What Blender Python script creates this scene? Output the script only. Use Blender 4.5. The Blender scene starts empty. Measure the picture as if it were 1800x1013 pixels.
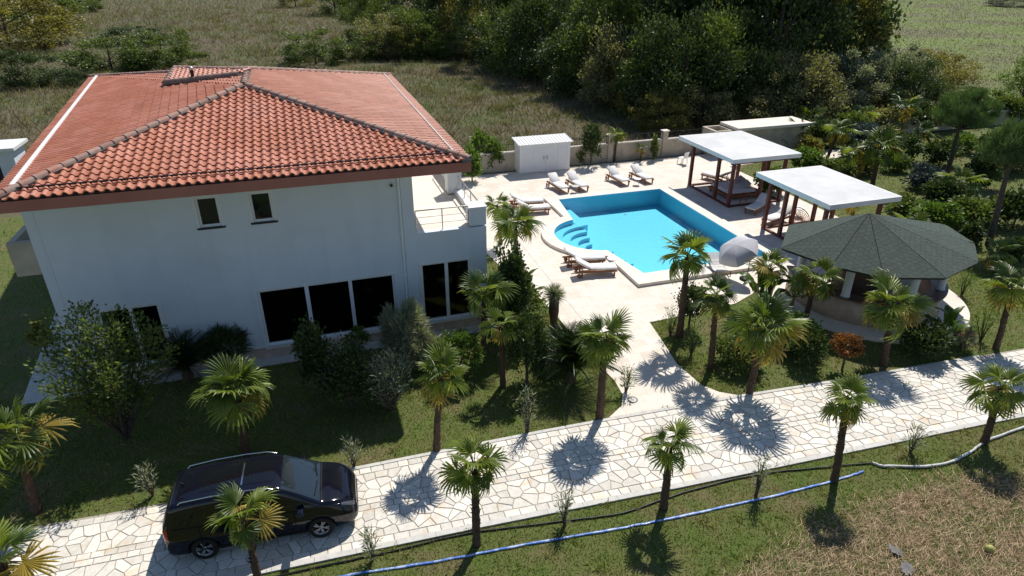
import bpy, math, random
import numpy as np
from mathutils import Matrix, Vector
random.seed(7); RNG = np.random.default_rng(11)
R = math.radians
SC = bpy.context.scene
COL = SC.collection

# ------------------------------------------------------------------ camera, sky, sun, exposure
F_PX, CAM_H, YAW = 1150.0, 13.22, R(17.55)
PITCH = math.atan(579 / F_PX)
cam = bpy.data.cameras.new('camera'); cam_o = bpy.data.objects.new('camera', cam); COL.objects.link(cam_o)
cam.sensor_width = 36; cam.lens = F_PX / 1800 * 36; cam.clip_start = .1; cam.clip_end = 6000
cam_o.location = (0, 0, CAM_H); cam_o.rotation_euler = (math.pi / 2 - PITCH, 0, -YAW)
SC.camera = cam_o
SUN_EL, SUN_AZ = R(53), R(40)            # azimuth from +Y towards +X
w = bpy.data.worlds.new('World'); SC.world = w; w.use_nodes = True
wn = w.node_tree; sky = wn.nodes.new('ShaderNodeTexSky'); sky.sky_type = 'NISHITA'; sky.sun_disc = False
sky.sun_elevation = SUN_EL; sky.sun_rotation = SUN_AZ
sky.air_density = 1.; sky.dust_density = .3; sky.ozone_density = 3
bg = wn.nodes['Background']; bg.inputs[1].default_value = .09
wn.links.new(sky.outputs[0], bg.inputs[0])
sl = bpy.data.lights.new('sun', 'SUN'); sl.energy = 4.6; sl.angle = R(.53); sl.color = (1, .95, .88)
so = bpy.data.objects.new('sun', sl); COL.objects.link(so)
sd = Vector((math.sin(SUN_AZ) * math.cos(SUN_EL), math.cos(SUN_AZ) * math.cos(SUN_EL), math.sin(SUN_EL)))
so.rotation_euler = sd.to_track_quat('Z', 'Y').to_euler(); so.location = sd * 100
SC.view_settings.view_transform = 'Standard'; SC.view_settings.look = 'None'
SC.view_settings.exposure = .15; SC.view_settings.gamma = 1; SC.view_settings.use_curve_mapping = False
SC.cycles.max_bounces = 6; SC.cycles.transparent_max_bounces = 12; SC.cycles.use_denoising = True
SC.cycles.caustics_reflective = False; SC.cycles.caustics_refractive = False

# a photo pixel (1800 x 1013) gives a ray; the surface it touches gives the distance
fw = np.array([math.sin(YAW) * math.cos(PITCH), math.cos(YAW) * math.cos(PITCH), -math.sin(PITCH)])
rt = np.array([math.cos(YAW), -math.sin(YAW), 0.]); upv = np.cross(rt, fw)
def ray(u, v): return fw * F_PX + rt * (u - 900) + upv * (506.5 - v)
def G(u, v, z=0.):
    d = ray(u, v); p = np.array([0, 0, CAM_H]) + d * ((z - CAM_H) / d[2]); return float(p[0]), float(p[1])
def onY(u, v, Y):
    d = ray(u, v); p = d * (Y / d[1]); return float(p[0]), float(p[2] + CAM_H)
def ZAT(u, v, base):
    d = ray(u, v)[:2]; b = np.array(base[:2]); t = (b @ d) / (d @ d); return float(CAM_H + ray(u, v)[2] * t)
def proj(p):
    q = np.asarray(p, float) - np.array([0, 0, CAM_H]); wz = q @ fw
    return 900 + F_PX * (q @ rt) / wz, 506.5 - F_PX * (q @ upv) / wz
def depth(x, y, z=0): return float((np.array([x, y, z]) - np.array([0, 0, CAM_H])) @ fw)

# ------------------------------------------------------------------ materials
def mat(name, c, rough=.6, c2=None, ns=4., bump=0., bs=None, rnd=0., spec=.4, trans=0., metal=0., coat=0., detail=4., lo=.35, hi=.65, c3=None, ns3=.3, lo3=.45, hi3=.6, obj=False, bdist=.01):
    m = bpy.data.materials.new(name); m.use_nodes = True; nt = m.node_tree; N = nt.nodes; L = nt.links
    b = N['Principled BSDF']; out = N['Material Output']
    b.inputs['Roughness'].default_value = rough; b.inputs['Specular IOR Level'].default_value = spec
    b.inputs['Metallic'].default_value = metal; b.inputs['Coat Weight'].default_value = coat; b.inputs['Coat Roughness'].default_value = .03
    if obj: pos = N.new('ShaderNodeTexCoord').outputs['Object']
    else: pos = N.new('ShaderNodeNewGeometry').outputs['Position']
    def noise(s, d=detail):
        n = N.new('ShaderNodeTexNoise'); n.inputs['Scale'].default_value = s; n.inputs['Detail'].default_value = d
        n.inputs['Roughness'].default_value = .62; L.new(pos, n.inputs['Vector']); return n.outputs['Fac']
    def mix(f, a, bb, typ='MIX'):
        x = N.new('ShaderNodeMix'); x.data_type = 'RGBA'; x.blend_type = typ
        for s, v in ((x.inputs['Factor'], f), (x.inputs['A'], a), (x.inputs['B'], bb)):
            if hasattr(v, 'is_linked') or hasattr(v, 'links'): L.new(v, s)
            elif isinstance(v, (int, float)): s.default_value = v
            else: s.default_value = (*v, 1)
        return x.outputs['Result']
    def rng(f, a, bb, t0=0., t1=1.):
        x = N.new('ShaderNodeMapRange'); L.new(f, x.inputs[0])
        for i, v in enumerate((a, bb, t0, t1)): x.inputs[i + 1].default_value = v
        return x.outputs[0]
    col = None
    if c2 is not None: col = mix(rng(noise(ns), lo, hi), c, c2)
    if c3 is not None: col = mix(rng(noise(ns3, 3.), lo3, hi3), col if col is not None else c, c3)
    if rnd:
        oi = N.new('ShaderNodeObjectInfo').outputs['Random']; gi = N.new('ShaderNodeNewGeometry').outputs['Random Per Island']
        a = N.new('ShaderNodeMath'); a.operation = 'ADD'; L.new(oi, a.inputs[0]); L.new(gi, a.inputs[1])
        fr = N.new('ShaderNodeMath'); fr.operation = 'FRACT'; L.new(a.outputs[0], fr.inputs[0])
        v = rng(fr.outputs[0], 0, 1, 1 - rnd, 1 + rnd)
        vm = N.new('ShaderNodeVectorMath'); vm.operation = 'SCALE'
        if col is None: vm.inputs[0].default_value = c
        else: L.new(col, vm.inputs[0])
        L.new(v, vm.inputs['Scale']); col = vm.outputs[0]
    if col is None: b.inputs['Base Color'].default_value = (*c, 1)
    else: L.new(col, b.inputs['Base Color'])
    if bump:
        bn = N.new('ShaderNodeBump'); bn.inputs['Strength'].default_value = bump; bn.inputs['Distance'].default_value = bdist
        L.new(noise(bs or ns * 3), bn.inputs['Height']); L.new(bn.outputs[0], b.inputs['Normal'])
    if trans:
        t = N.new('ShaderNodeBsdfTranslucent'); ms = N.new('ShaderNodeMixShader'); ms.inputs[0].default_value = trans
        vs = N.new('ShaderNodeVectorMath'); vs.operation = 'MULTIPLY'; vs.inputs[1].default_value = (1.7, 1.7, .8)
        if col is None: vs.inputs[0].default_value = c
        else: L.new(col, vs.inputs[0])
        L.new(vs.outputs[0], t.inputs['Color'])
        L.new(b.outputs[0], ms.inputs[1]); L.new(t.outputs[0], ms.inputs[2]); L.new(ms.outputs[0], out.inputs['Surface'])
    return m

def glass_mat(name, tint=(.55, .6, .62), rough=.02):
    m = bpy.data.materials.new(name); m.use_nodes = True; nt = m.node_tree; N = nt.nodes; L = nt.links
    N.remove(N['Principled BSDF']); out = N['Material Output']
    t = N.new('ShaderNodeBsdfTransparent'); t.inputs[0].default_value = (*tint, 1)
    g = N.new('ShaderNodeBsdfGlossy'); g.inputs['Roughness'].default_value = rough
    f = N.new('ShaderNodeFresnel'); f.inputs['IOR'].default_value = 1.5
    ms = N.new('ShaderNodeMixShader'); L.new(f.outputs[0], ms.inputs[0]); L.new(t.outputs[0], ms.inputs[1]); L.new(g.outputs[0], ms.inputs[2])
    L.new(ms.outputs[0], out.inputs[0]); return m

MT = {}
MT['plaster'] = mat('plaster', (.70, .745, .80), .85, (.67, .715, .77), 1.3, .25, 40, c3=(.64, .675, .72), ns3=.35, lo3=.52, hi3=.75)
def streaks(m, amt=.16):
    nt = m.node_tree; N = nt.nodes; L = nt.links; b = N['Principled BSDF']; src = b.inputs['Base Color'].links[0].from_socket
    mp = N.new('ShaderNodeMapping'); mp.inputs['Scale'].default_value = (3.2, 3.2, .22); L.new(N.new('ShaderNodeNewGeometry').outputs['Position'], mp.inputs['Vector'])
    nz = N.new('ShaderNodeTexNoise'); nz.inputs['Scale'].default_value = 1; nz.inputs['Detail'].default_value = 5; L.new(mp.outputs[0], nz.inputs['Vector'])
    mr = N.new('ShaderNodeMapRange'); mr.inputs[1].default_value = .5; mr.inputs[2].default_value = .75; mr.inputs[3].default_value = 1.; mr.inputs[4].default_value = 1-amt; L.new(nz.outputs[0], mr.inputs[0])
    vm = N.new('ShaderNodeVectorMath'); vm.operation = 'SCALE'; L.new(src, vm.inputs[0]); L.new(mr.outputs[0], vm.inputs['Scale']); L.new(vm.outputs[0], b.inputs['Base Color'])
streaks(MT['plaster'], .05)
MT['white'] = mat('white_paint', (.80, .80, .79), .5, (.74, .74, .73), 3)
MT['roofwhite'] = mat('white_roof_sheet', (.64, .64, .63), .6, (.52, .53, .53), .8, .3, 3, bdist=.03)
MT['frame'] = mat('window_frame', (.80, .81, .82), .4)
MT['fascia'] = mat('terracotta_paint', (.42, .17, .125), .7, (.38, .145, .105), 1.5)
MT['tile'] = mat('clay_tile', (.46, .168, .095), .55, (.41, .140, .076), 3, .3, 60, rnd=.12, c3=(.50, .20, .13), ns3=.5)
MT['ridge'] = mat('mortared_ridge_tile', (.36, .16, .11), .75, (.30, .25, .21), 5, .4, 50, rnd=.2)
MT['mortar'] = mat('roof_mortar', (.22, .19, .17), .9, (.13, .12, .11), 6, .5, 30)
MT['metal_dark'] = mat('dark_metal', (.035, .032, .03), .45, metal=.6)
MT['steel'] = mat('brushed_steel', (.55, .53, .5), .35, metal=.9)
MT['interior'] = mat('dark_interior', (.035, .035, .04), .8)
MT['glass'] = glass_mat('window_glass', (.35, .38, .42))
MT['trav'] = mat('travertine', (.71, .64, .55), .7, (.77, .71, .63), 2.2, .2, 60, c3=(.68, .61, .52), ns3=.8, lo3=.5, hi3=.72)
def slab_mat():
    m = mat('travertine_deck', (.72, .645, .55), .65, (.77, .705, .62), 2.2, .15, 60, c3=(.66, .575, .475), ns3=.7, lo3=.5, hi3=.75); nt = m.node_tree; N = nt.nodes; L = nt.links
    b = N['Principled BSDF']; src = b.inputs['Base Color'].links[0].from_socket
    br = N.new('ShaderNodeTexBrick'); br.inputs['Scale'].default_value = 1.; br.inputs['Brick Width'].default_value = .6; br.inputs['Row Height'].default_value = .4; br.inputs['Mortar Size'].default_value = .006; br.inputs['Mortar Smooth'].default_value = .3
    br.inputs['Color1'].default_value = (1, 1, 1, 1); br.inputs['Color2'].default_value = (.90, .88, .85, 1); br.inputs['Mortar'].default_value = (.66, .62, .56, 1)
    L.new(N.new('ShaderNodeNewGeometry').outputs['Position'], br.inputs['Vector'])
    x = N.new('ShaderNodeMix'); x.data_type = 'RGBA'; x.blend_type = 'MULTIPLY'; x.inputs['Factor'].default_value = 1; L.new(src, x.inputs['A']); L.new(br.outputs['Color'], x.inputs['B']); L.new(x.outputs['Result'], b.inputs['Base Color']); return m
MT['deck'] = slab_mat()
MT['travwall'] = mat('travertine_cladding', (.55, .45, .38), .8, (.43, .33, .27), 2.5, .3, 40)
MT['stone'] = mat('paving_stone', (.76, .73, .66), .75, (.66, .61, .52), 7, .35, 45, rnd=.15, c3=(.69, .57, .43), ns3=1.6, lo3=.56, hi3=.68)
MT['grout'] = mat('grout', (.40, .36, .30), .95, (.33, .29, .24), 8)
MT['kerb'] = mat('concrete_kerb', (.62, .60, .56), .85, (.52, .50, .46), 5, .2, 50)
MT['wallcream'] = mat('cream_render', (.58, .50, .39), .9, (.48, .41, .32), 1.2, .3, 30, c3=(.40, .35, .28), ns3=.6, lo3=.52, hi3=.7)
MT['wood'] = mat('oiled_teak', (.30, .115, .05), .55, (.22, .08, .035), 9, rnd=.15)
MT['redwood'] = mat('red_stained_timber', (.155, .040, .026), .6, (.11, .028, .02), 6)
MT['cushion'] = mat('canvas_cushion', (.80, .78, .75), .9, (.74, .72, .69), 5, .2, 80)
MT['pillow'] = mat('grey_pillow', (.42, .42, .44), .9, (.37, .37, .39), 6)
MT['parasol'] = mat('grey_fabric', (.56, .55, .57), .8, (.50, .49, .51), 3)
MT['shingle'] = mat('green_shingle', (.058, .080, .064), .9, (.048, .066, .054), 9, .5, 90, rnd=.10)
MT['shinglebase'] = mat('roof_felt', (.012, .016, .013), .95)
MT['bark'] = mat('palm_bark', (.135, .085, .055), .95, (.065, .04, .028), 16, .9, 40, bdist=.03)
MT['bark2'] = mat('tree_bark', (.12, .09, .07), .95, (.06, .048, .038), 9, .8, 30, bdist=.03)
MT['bluehose'] = mat('blue_hose', (.07, .18, .55), .4, (.45, .55, .78), 4, lo=.45, hi=.6, coat=.2)  # pale second colour paints white glints along the blue hose
MT['whitehose'] = mat('white_hose', (.66, .66, .64), .5, (.45, .43, .40), 4)
MT['blackpipe'] = mat('black_pipe', (.012, .012, .012), .45)
# ground
MT['lawn'] = mat('lawn_soil', (.085, .125, .022), .95, (.125, .13, .04), 1.3, .8, 25, c3=(.17, .135, .07), ns3=.5, lo3=.55, hi3=.75, bdist=.04)
MT['field'] = mat('field_soil', (.125, .108, .058), .95, (.088, .105, .034), .22, .8, 9, c3=(.135, .105, .075), ns3=.10, lo3=.42, hi3=.68, bdist=.12)
MT['blade'] = mat('lawn_blade', (.16, .21, .034), .6, (.225, .23, .06), 1.3, rnd=.4, trans=.3, c3=(.30, .235, .12), ns3=.5, lo3=.52, hi3=.72)
MT['fblade'] = mat('field_blade', (.19, .165, .085), .75, (.115, .145, .042), .22, rnd=.4, trans=.25, c3=(.20, .150, .10), ns3=.10, lo3=.42, hi3=.68)
MT['straw'] = mat('dry_straw', (.54, .40, .25), .8, (.40, .27, .16), 3, rnd=.35)

# ------------------------------------------------------------------ builders
class MB:
    def __init__(s): s.v = []; s.f = []; s.sm = []
    def add(s, vs, fs, smooth=False):
        o = len(s.v); s.v += [tuple(map(float, p)) for p in vs]; s.f += [tuple(i + o for i in f) for f in fs]; s.sm += [smooth] * len(fs); return s
    def box(s, x0, x1, y0, y1, z0, z1):
        return s.add([(x0, y0, z0), (x1, y0, z0), (x1, y1, z0), (x0, y1, z0), (x0, y0, z1), (x1, y0, z1), (x1, y1, z1), (x0, y1, z1)],
                     [(0, 3, 2, 1), (4, 5, 6, 7), (0, 1, 5, 4), (1, 2, 6, 5), (2, 3, 7, 6), (3, 0, 4, 7)])
    def bar(s, a, b, wx, wz=None, up=(0, 0, 1)):
        a = Vector(a); b = Vector(b); d = (b - a).normalized(); u = Vector(up)
        if abs(d.dot(u)) > .98: u = Vector((1, 0, 0))
        sx = d.cross(u).normalized(); uz = sx.cross(d); wz = wx if wz is None else wz
        vs = [p + sx * i * wx / 2 + uz * j * wz / 2 for p in (a, b) for i, j in ((-1, -1), (1, -1), (1, 1), (-1, 1))]
        return s.add(vs, [(0, 1, 2, 3), (7, 6, 5, 4), (0, 4, 5, 1), (1, 5, 6, 2), (2, 6, 7, 3), (3, 7, 4, 0)])
    def tube(s, pts, rad, n=8, cap=True, smooth=True):
        pts = [Vector(p) for p in pts]; k = len(pts); rad = [rad] * k if isinstance(rad, (int, float)) else rad
        vs = []; prev = None
        for i, p in enumerate(pts):
            d = (pts[min(i + 1, k - 1)] - pts[max(i - 1, 0)]).normalized()
            if prev is None: prev = Vector((1, 0, 0)) if abs(d.x) < .9 else Vector((0, 1, 0))
            a = (prev - d * prev.dot(d)).normalized(); b = d.cross(a); prev = a
            for j in range(n):
                t = 2 * math.pi * j / n; vs.append(p + (a * math.cos(t) + b * math.sin(t)) * rad[i])
        fs = [(i * n + j, i * n + (j + 1) % n, (i + 1) * n + (j + 1) % n, (i + 1) * n + j) for i in range(k - 1) for j in range(n)]
        s.add(vs, fs, smooth)
        if cap: s.add(vs[:n], [tuple(range(n))[::-1]]); s.add(vs[-n:], [tuple(range(n))])
        return s
    def lathe(s, prof, n=24, c=(0, 0, 0), smooth=True, a0=0, a1=2 * math.pi):
        full = abs(a1 - a0 - 2 * math.pi) < 1e-6; m = n if full else n + 1
        vs = [(c[0] + r * math.cos(a0 + (a1 - a0) * j / n), c[1] + r * math.sin(a0 + (a1 - a0) * j / n), c[2] + z) for r, z in prof for j in range(m)]
        fs = [(i * m + j, i * m + (j + 1) % m, (i + 1) * m + (j + 1) % m, (i + 1) * m + j) for i in range(len(prof) - 1) for j in range(n)]
        return s.add(vs, fs, smooth)
    def prism(s, poly, z0, z1):
        n = len(poly); vs = [(x, y, z0) for x, y in poly] + [(x, y, z1) for x, y in poly]
        return s.add(vs, [tuple(range(n))[::-1], tuple(range(n, 2 * n))] + [(i, (i + 1) % n, n + (i + 1) % n, n + i) for i in range(n)])
    def mesh(s, name, m):
        me = bpy.data.meshes.new(name); me.from_pydata(s.v, [], s.f)
        if any(s.sm): me.polygons.foreach_set('use_smooth', s.sm)
        if m is not None: me.materials.append(MT[m] if isinstance(m, str) else m)
        me.update(); return me
    def build(s, name, m, parent=None, loc=None): return link(name, s.mesh(name, m), parent, loc)

def link(name, me, parent=None, loc=None, mw=None):
    o = bpy.data.objects.new(name, me); COL.objects.link(o)
    if parent is not None: o.parent = parent
    if loc is not None: o.location = loc
    if mw is not None: o.matrix_local = mw
    return o
def npmesh(name, V, Fq, m):
    """verts (n,3) and equal-sided faces (k,s) straight from numpy"""
    V = np.ascontiguousarray(V, np.float32); Fq = np.ascontiguousarray(Fq, np.int32); k, sd_ = Fq.shape
    me = bpy.data.meshes.new(name); me.vertices.add(len(V)); me.vertices.foreach_set('co', V.ravel())
    me.loops.add(k * sd_); me.loops.foreach_set('vertex_index', Fq.ravel())
    me.polygons.add(k); me.polygons.foreach_set('loop_start', np.arange(0, k * sd_, sd_, dtype=np.int32))
    me.materials.append(MT[m] if isinstance(m, str) else m); me.update(calc_edges=True); return me
def tag(o, label=None, cat=None, group=None, kind=None):
    if label: o['label'] = label
    if cat: o['category'] = cat
    if group: o['group'] = group
    if kind: o['kind'] = kind
    return o
def thing(name, label, cat, loc=(0, 0, 0), rz=0., group=None):
    o = bpy.data.objects.new(name, None); COL.objects.link(o); o.location = loc; o.rotation_euler = (0, 0, rz); o.empty_display_size = .2
    return tag(o, label, cat, group)
def copy_tree(o, parent=None):
    c = o.copy(); COL.objects.link(c); c.parent = parent
    for ch in o.children: copy_tree(ch, c)
    return c
def inpoly(p, poly):
    x, y = p; r = False; n = len(poly)
    for i in range(n):
        x0, y0 = poly[i]; x1, y1 = poly[(i + 1) % n]
        if (y0 > y) != (y1 > y) and x < (x1 - x0) * (y - y0) / (y1 - y0) + x0: r = not r
    return r
def inpoly_np(X, Y, poly):
    r = np.zeros(len(X), bool); n = len(poly)
    for i in range(n):
        x0, y0 = poly[i]; x1, y1 = poly[(i + 1) % n]
        if y0 == y1: continue
        r ^= ((y0 > Y) != (y1 > Y)) & (X < (x1 - x0) * (Y - y0) / (y1 - y0) + x0)
    return r
def pxsize(pts):
    q = np.array([proj(p) for p in pts]); lo, hi = q.min(0), q.max(0)
    if hi[0] < 0 or lo[0] > 1800 or hi[1] < 0 or lo[1] > 1013: return 0.
    return float((hi[0] - lo[0]) * (hi[1] - lo[1]))
from mathutils.geometry import tessellate_polygon
def sheet(name, outer, holes, z, m, zb=None, parent=None, hs=True):
    loops = [outer] + list(holes); pts = [(x, y) for l in loops for x, y in l]
    tris = tessellate_polygon([[Vector((x, y, 0)) for x, y in l] for l in loops])
    fs = []
    for t in tris:
        a, b, c = (pts[i] for i in t)
        fs.append(tuple(t) if (b[0]-a[0])*(c[1]-a[1])-(b[1]-a[1])*(c[0]-a[0]) > 0 else tuple(t)[::-1])
    mb = MB(); mb.add([(x, y, z) for x, y in pts], fs)
    if zb is not None:
        for l in (loops if hs else loops[:1]):
            n = len(l); mb.add([(x, y, z) for x, y in l] + [(x, y, zb) for x, y in l], [(i, (i+1) % n, n+(i+1) % n, n+i) for i in range(n)])
    return mb.build(name, m, parent)
def arc(cx, cy, r, a0, a1, n): return [(cx + r*math.cos(R(a0+(a1-a0)*i/n)), cy + r*math.sin(R(a0+(a1-a0)*i/n))) for i in range(n+1)]

# ------------------------------------------------------------------ ground, lawn, deck
HOLE = [(10.5, 23.6), (21.5, 23.6), (21.5, 36), (10.5, 36)]
tag(sheet('ground', [(-2500, -300), (2500, -300), (2500, 4000), (-2500, 4000)], [HOLE], -.06, 'field'), kind='structure')
LAWN = [(-40, 2), (75, 2), (75, 42.3), (-40, 42.3)]
tag(sheet('lawn', LAWN, [HOLE], 0, 'lawn'), kind='structure')
PX0, PX1, PY0, PY1, BCX, BCY, BR = 14.1, 20.95, 24.3, 35.2, 14.1, 29.5, 2.3
b0 = math.degrees(math.asin(2.25/BR))
inner = [(PX0, PY0), (PX1, PY0), (PX1, PY1), (PX0, PY1)] + arc(BCX, BCY, BR, 102, 258, 28)
cop_w = .77
OR_ = BR + .68
a_ = math.degrees(math.acos(-cop_w/OR_))
coping_o = [(PX0-cop_w, PY0-.98), (PX1+.75, PY0-.98), (PX1+.75, PY1+.6), (PX0-cop_w, PY1+.6)] + arc(BCX, BCY, OR_, a_, 360-a_, 30)
DECK = [(8.08, 15.2), (12.75, 15.0), (12.25, 15.35), (11.9, 15.9), (11.78, 17.3), (12.1, 19.1), (12.3, 20.35), (15, 20.5), (16.6, 20.7), (18.6, 21.6), (20, 22.2), (23, 22.3), (28.4, 22.5), (28.4, 38.6), (30.6, 38.8), (30.6, 42.0), (6.0, 42.0),
        (6.05, 31.5), (7.7, 30.5), (8.1, 27), (8.6, 24.3), (8.85, 22.8), (8.95, 20.3), (9.05, 18.2), (9.15, 17.0), (9.05, 16.2), (8.75, 15.65)]
tag(sheet('pool_deck', DECK, [inner], .03, 'deck', -.05, None, False), kind='structure')
PATH = [(-10.2, 21.7), (6.3, 21.7), (6.3, 22.36), (-8.9, 22.4), (-10.6, 38), (-12, 38)]
tag(sheet('house_path', PATH, [], .025, 'kerb', -.03), kind='structure')
tag(sheet('paved_patch', [G(u, v) for u, v in ((1420, 285), (1482, 276), (1492, 262), (1436, 264))], [], .02, 'deck', -.03), kind='structure')
# joints of the deck that the photo shows
jo = MB(); jo.bar((9.9, 31.5, .032), (9.75, 20.2, .032), .05, .006); jo.build('deck_drain', 'kerb', bpy.data.objects['pool_deck'])
man = thing('drain_cover', 'round grey drain cover set in the pale garden path', 'drain cover', (*G(1112, 703, .03), .03))
MB().lathe([(.17, 0), (.17, .012), (.14, .012)], 20).build('rim', 'metal_dark', man)
MB().lathe([(.14, .008), (.0, .008)], 20).build('lid', 'kerb', man)

# ------------------------------------------------------------------ pool
MT['mosaic'] = mat('pool_mosaic', (.25, .66, .84), .5, (.28, .69, .87), 6, rnd=.0)
wm = glass_mat('pool_water', (.66, .97, 1.0), .03); nt = wm.node_tree
fr = [n for n in nt.nodes if n.type == 'FRESNEL'][0]; fr.inputs['IOR'].default_value = 1.33
bn = nt.nodes.new('ShaderNodeBump'); nz = nt.nodes.new('ShaderNodeTexNoise'); nz.inputs['Scale'].default_value = 3.5; nz.inputs['Detail'].default_value = 3
gp = nt.nodes.new('ShaderNodeNewGeometry'); nt.links.new(gp.outputs['Position'], nz.inputs['Vector']); nt.links.new(nz.outputs[0], bn.inputs['Height'])
bn.inputs['Strength'].default_value = .25; bn.inputs['Distance'].default_value = .05
for n in nt.nodes:
    if n.type in ('FRESNEL', 'BSDF_GLOSSY'): nt.links.new(bn.outputs[0], n.inputs['Normal'])
MT['water'] = wm
pool = thing('swimming_pool', 'turquoise swimming pool with rounded step bay and pale stone coping', 'swimming pool', (0, 0, 0))
sheet('coping', coping_o, [inner], .19, 'trav', .0, pool, False)
ps = MB(); n = len(inner); ps.add([(x, y, .189) for x, y in inner] + [(x, y, -.90) for x, y in inner], [((i+1) % n, i, n+i, n+(i+1) % n) for i in range(n)])
ps.build('wall', 'mosaic', pool); sheet('floor', inner, [], -.90, 'mosaic', None, pool)
for r0, r1, z in ((1.85, 2.3, -.10), (1.42, 1.85, -.28), (1.0, 1.42, -.48), (.6, 1.0, -.70)):
    st = MB(); a = arc(BCX, BCY, r1, 100 if r1 == 2.3 else 88, 260 if r1 == 2.3 else 272, 26); b = arc(BCX, BCY, r0, 88, 272, 26); k = len(a)
    st.add([(x, y, z) for x, y in a] + [(x, y, z) for x, y in b] + [(x, y, -.90) for x, y in b],
           [(i, i+1, k+i+1, k+i) for i in range(k-1)] + [(k+i, k+i+1, 2*k+i+1, 2*k+i) for i in range(k-1)], False)
    st.add([(*a[0], z), (*b[0], z), (*b[0], -.90), (*a[0], -.90)], [(0, 1, 2, 3)]); st.add([(*a[-1], z), (*b[-1], z), (*b[-1], -.90), (*a[-1], -.90)], [(3, 2, 1, 0)])
    st.build('step', 'mosaic', pool)
for r0, z in ((.95, -.66), (.5, -.42)):
    MB().prism([(14.1, 27.25 - .2)] + arc(14.1, 27.05, r0, 0, 90, 12), -.90, z).build('step', 'mosaic', pool)
MB().box(14.1, 14.75, 32.2, 35.2, -.90, -.42).build('step', 'mosaic', pool)
sheet('water_surface', [(x, y) for x, y in inner], [], .13, 'water', None, pool)
for (u, v) in ((1130, 366), (1262, 398), (1100, 377), (1195, 390), (1210, 412)):
    x, y = G(u, v, -.90); MB().lathe([(.09, 0), (.09, .02), (0, .03)], 12, (x, y, -.90)).build('floor_inlet', 'white', pool)

# ------------------------------------------------------------------ paved drive: crazy paving between rows of blocks
ROAD_U = [(-16, 15.8), (-8.87, 15.62), (-4.97, 15.47), (-.17, 15.30), (5.94, 15.22), (8.09, 15.15), (12.8, 14.95), (16.76, 14.68), (20.71, 14.5), (24.94, 14.3), (36, 13.6)]
ROAD_L = [(-16, 12.7), (-2.4, 12.26), (2.81, 12.06), (8.37, 11.77), (13.6, 11.55), (19.44, 11.30), (36, 10.3)]
def lerp(poly, x): return float(np.interp(x, [p[0] for p in poly], [p[1] for p in poly]))
def RP(x, t): a, b = lerp(ROAD_L, x), lerp(ROAD_U, x); return (x, a + (b - a) * t)     # t: metres across / 3.4
road_poly = ROAD_L + ROAD_U[::-1]
road = tag(sheet('road', road_poly, [], .012, 'grout'), kind='structure')
WID = 3.4
def clip(poly, px, py, nx, ny):
    out = []; n = len(poly)
    for i in range(n):
        a, b = poly[i], poly[(i+1) % n]; da = (a[0]-px)*nx+(a[1]-py)*ny; db = (b[0]-px)*nx+(b[1]-py)*ny
        if da <= 0: out.append(a)
        if (da < 0 < db) or (db < 0 < da):
            t = da/(da-db); out.append((a[0]+(b[0]-a[0])*t, a[1]+(b[1]-a[1])*t))
    return out
X0, X1 = -10.2, 27.5
stones = []
def blocks(y0, y1, lmin, lmax):
    x = X0
    while x < X1:
        l = random.uniform(lmin, lmax); j = .012
        stones.append([(x+j, y0+j), (x+l-j, y0+j+random.uniform(-.004, .004)), (x+l-j+random.uniform(-.01, .01), y1-j), (x+j, y1-j)]); x += l
def crazy(y0, y1, cell):
    pts = []; nx = int((X1-X0)/cell); ny = max(2, round((y1-y0)/cell))
    for i in range(nx):
        for j in range(ny): pts.append((X0+(i+.5+random.uniform(-.48, .48))*cell, y0+(j+.5+random.uniform(-.45, .45))*(y1-y0)/ny))
    P_ = np.array(pts)
    for i, (px, py) in enumerate(pts):
        poly = [(px-1, y0+.01), (px+1, y0+.01), (px+1, y1-.01), (px-1, y1-.01)]
        d = ((P_-P_[i])**2).sum(1)
        for k in np.argsort(d)[1:18]:
            qx, qy = pts[k]; dx, dy = qx-px, qy-py; l = math.hypot(dx, dy)
            if l < .05: continue
            g_ = .012; poly = clip(poly, px+dx/2-dx/l*g_, py+dy/2-dy/l*g_, dx/l, dy/l)
            if len(poly) < 3: break
        if len(poly) >= 3: stones.append(poly)
blocks(.16, .42, .26, .5); crazy(.42, 1.5, .31); blocks(1.5, 1.73, .24, .42); blocks(1.73, 1.96, .24, .42); crazy(1.96, 3.04, .31); blocks(3.04, 3.31, .26, .5)
items = []
for poly in stones:
    q = [RP(x, y/WID) for x, y in poly]
    ar = abs(sum(q[i][0]*q[(i+1) % len(q)][1]-q[(i+1) % len(q)][0]*q[i][1] for i in range(len(q))))/2
    if ar < .004: continue
    items.append((pxsize([(x, y, .03) for x, y in q]), q))
items.sort(key=lambda t: -t[0])
def stone_mb(mb, q, h):
    n = len(q); cx = sum(p[0] for p in q)/n; cy = sum(p[1] for p in q)/n
    ins = [(cx+(x-cx)*.955, cy+(y-cy)*.955) for x, y in q]
    tz = random.uniform(-.012, .012), random.uniform(-.012, .012)
    top = [(x, y, h+(x-cx)*tz[0]+(y-cy)*tz[1]) for x, y in ins]
    mb.add([(x, y, .006) for x, y in q] + [(x, y, h-.006) for x, y in q] + top,
           [(i, (i+1) % n, n+(i+1) % n, n+i) for i in range(n)] + [(n+i, n+(i+1) % n, 2*n+(i+1) % n, 2*n+i) for i in range(n)] + [tuple(range(2*n, 3*n))])
rest = MB()
for k, (s_, q) in enumerate(items):
    h = random.uniform(.022, .032)
    if k < 300:
        mb = MB(); stone_mb(mb, q, h); mb.build('paving_stone', 'stone', road)
    else: stone_mb(rest, q, h)
tag(rest.build('paving_stones', 'stone', road), kind='stuff')
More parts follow.
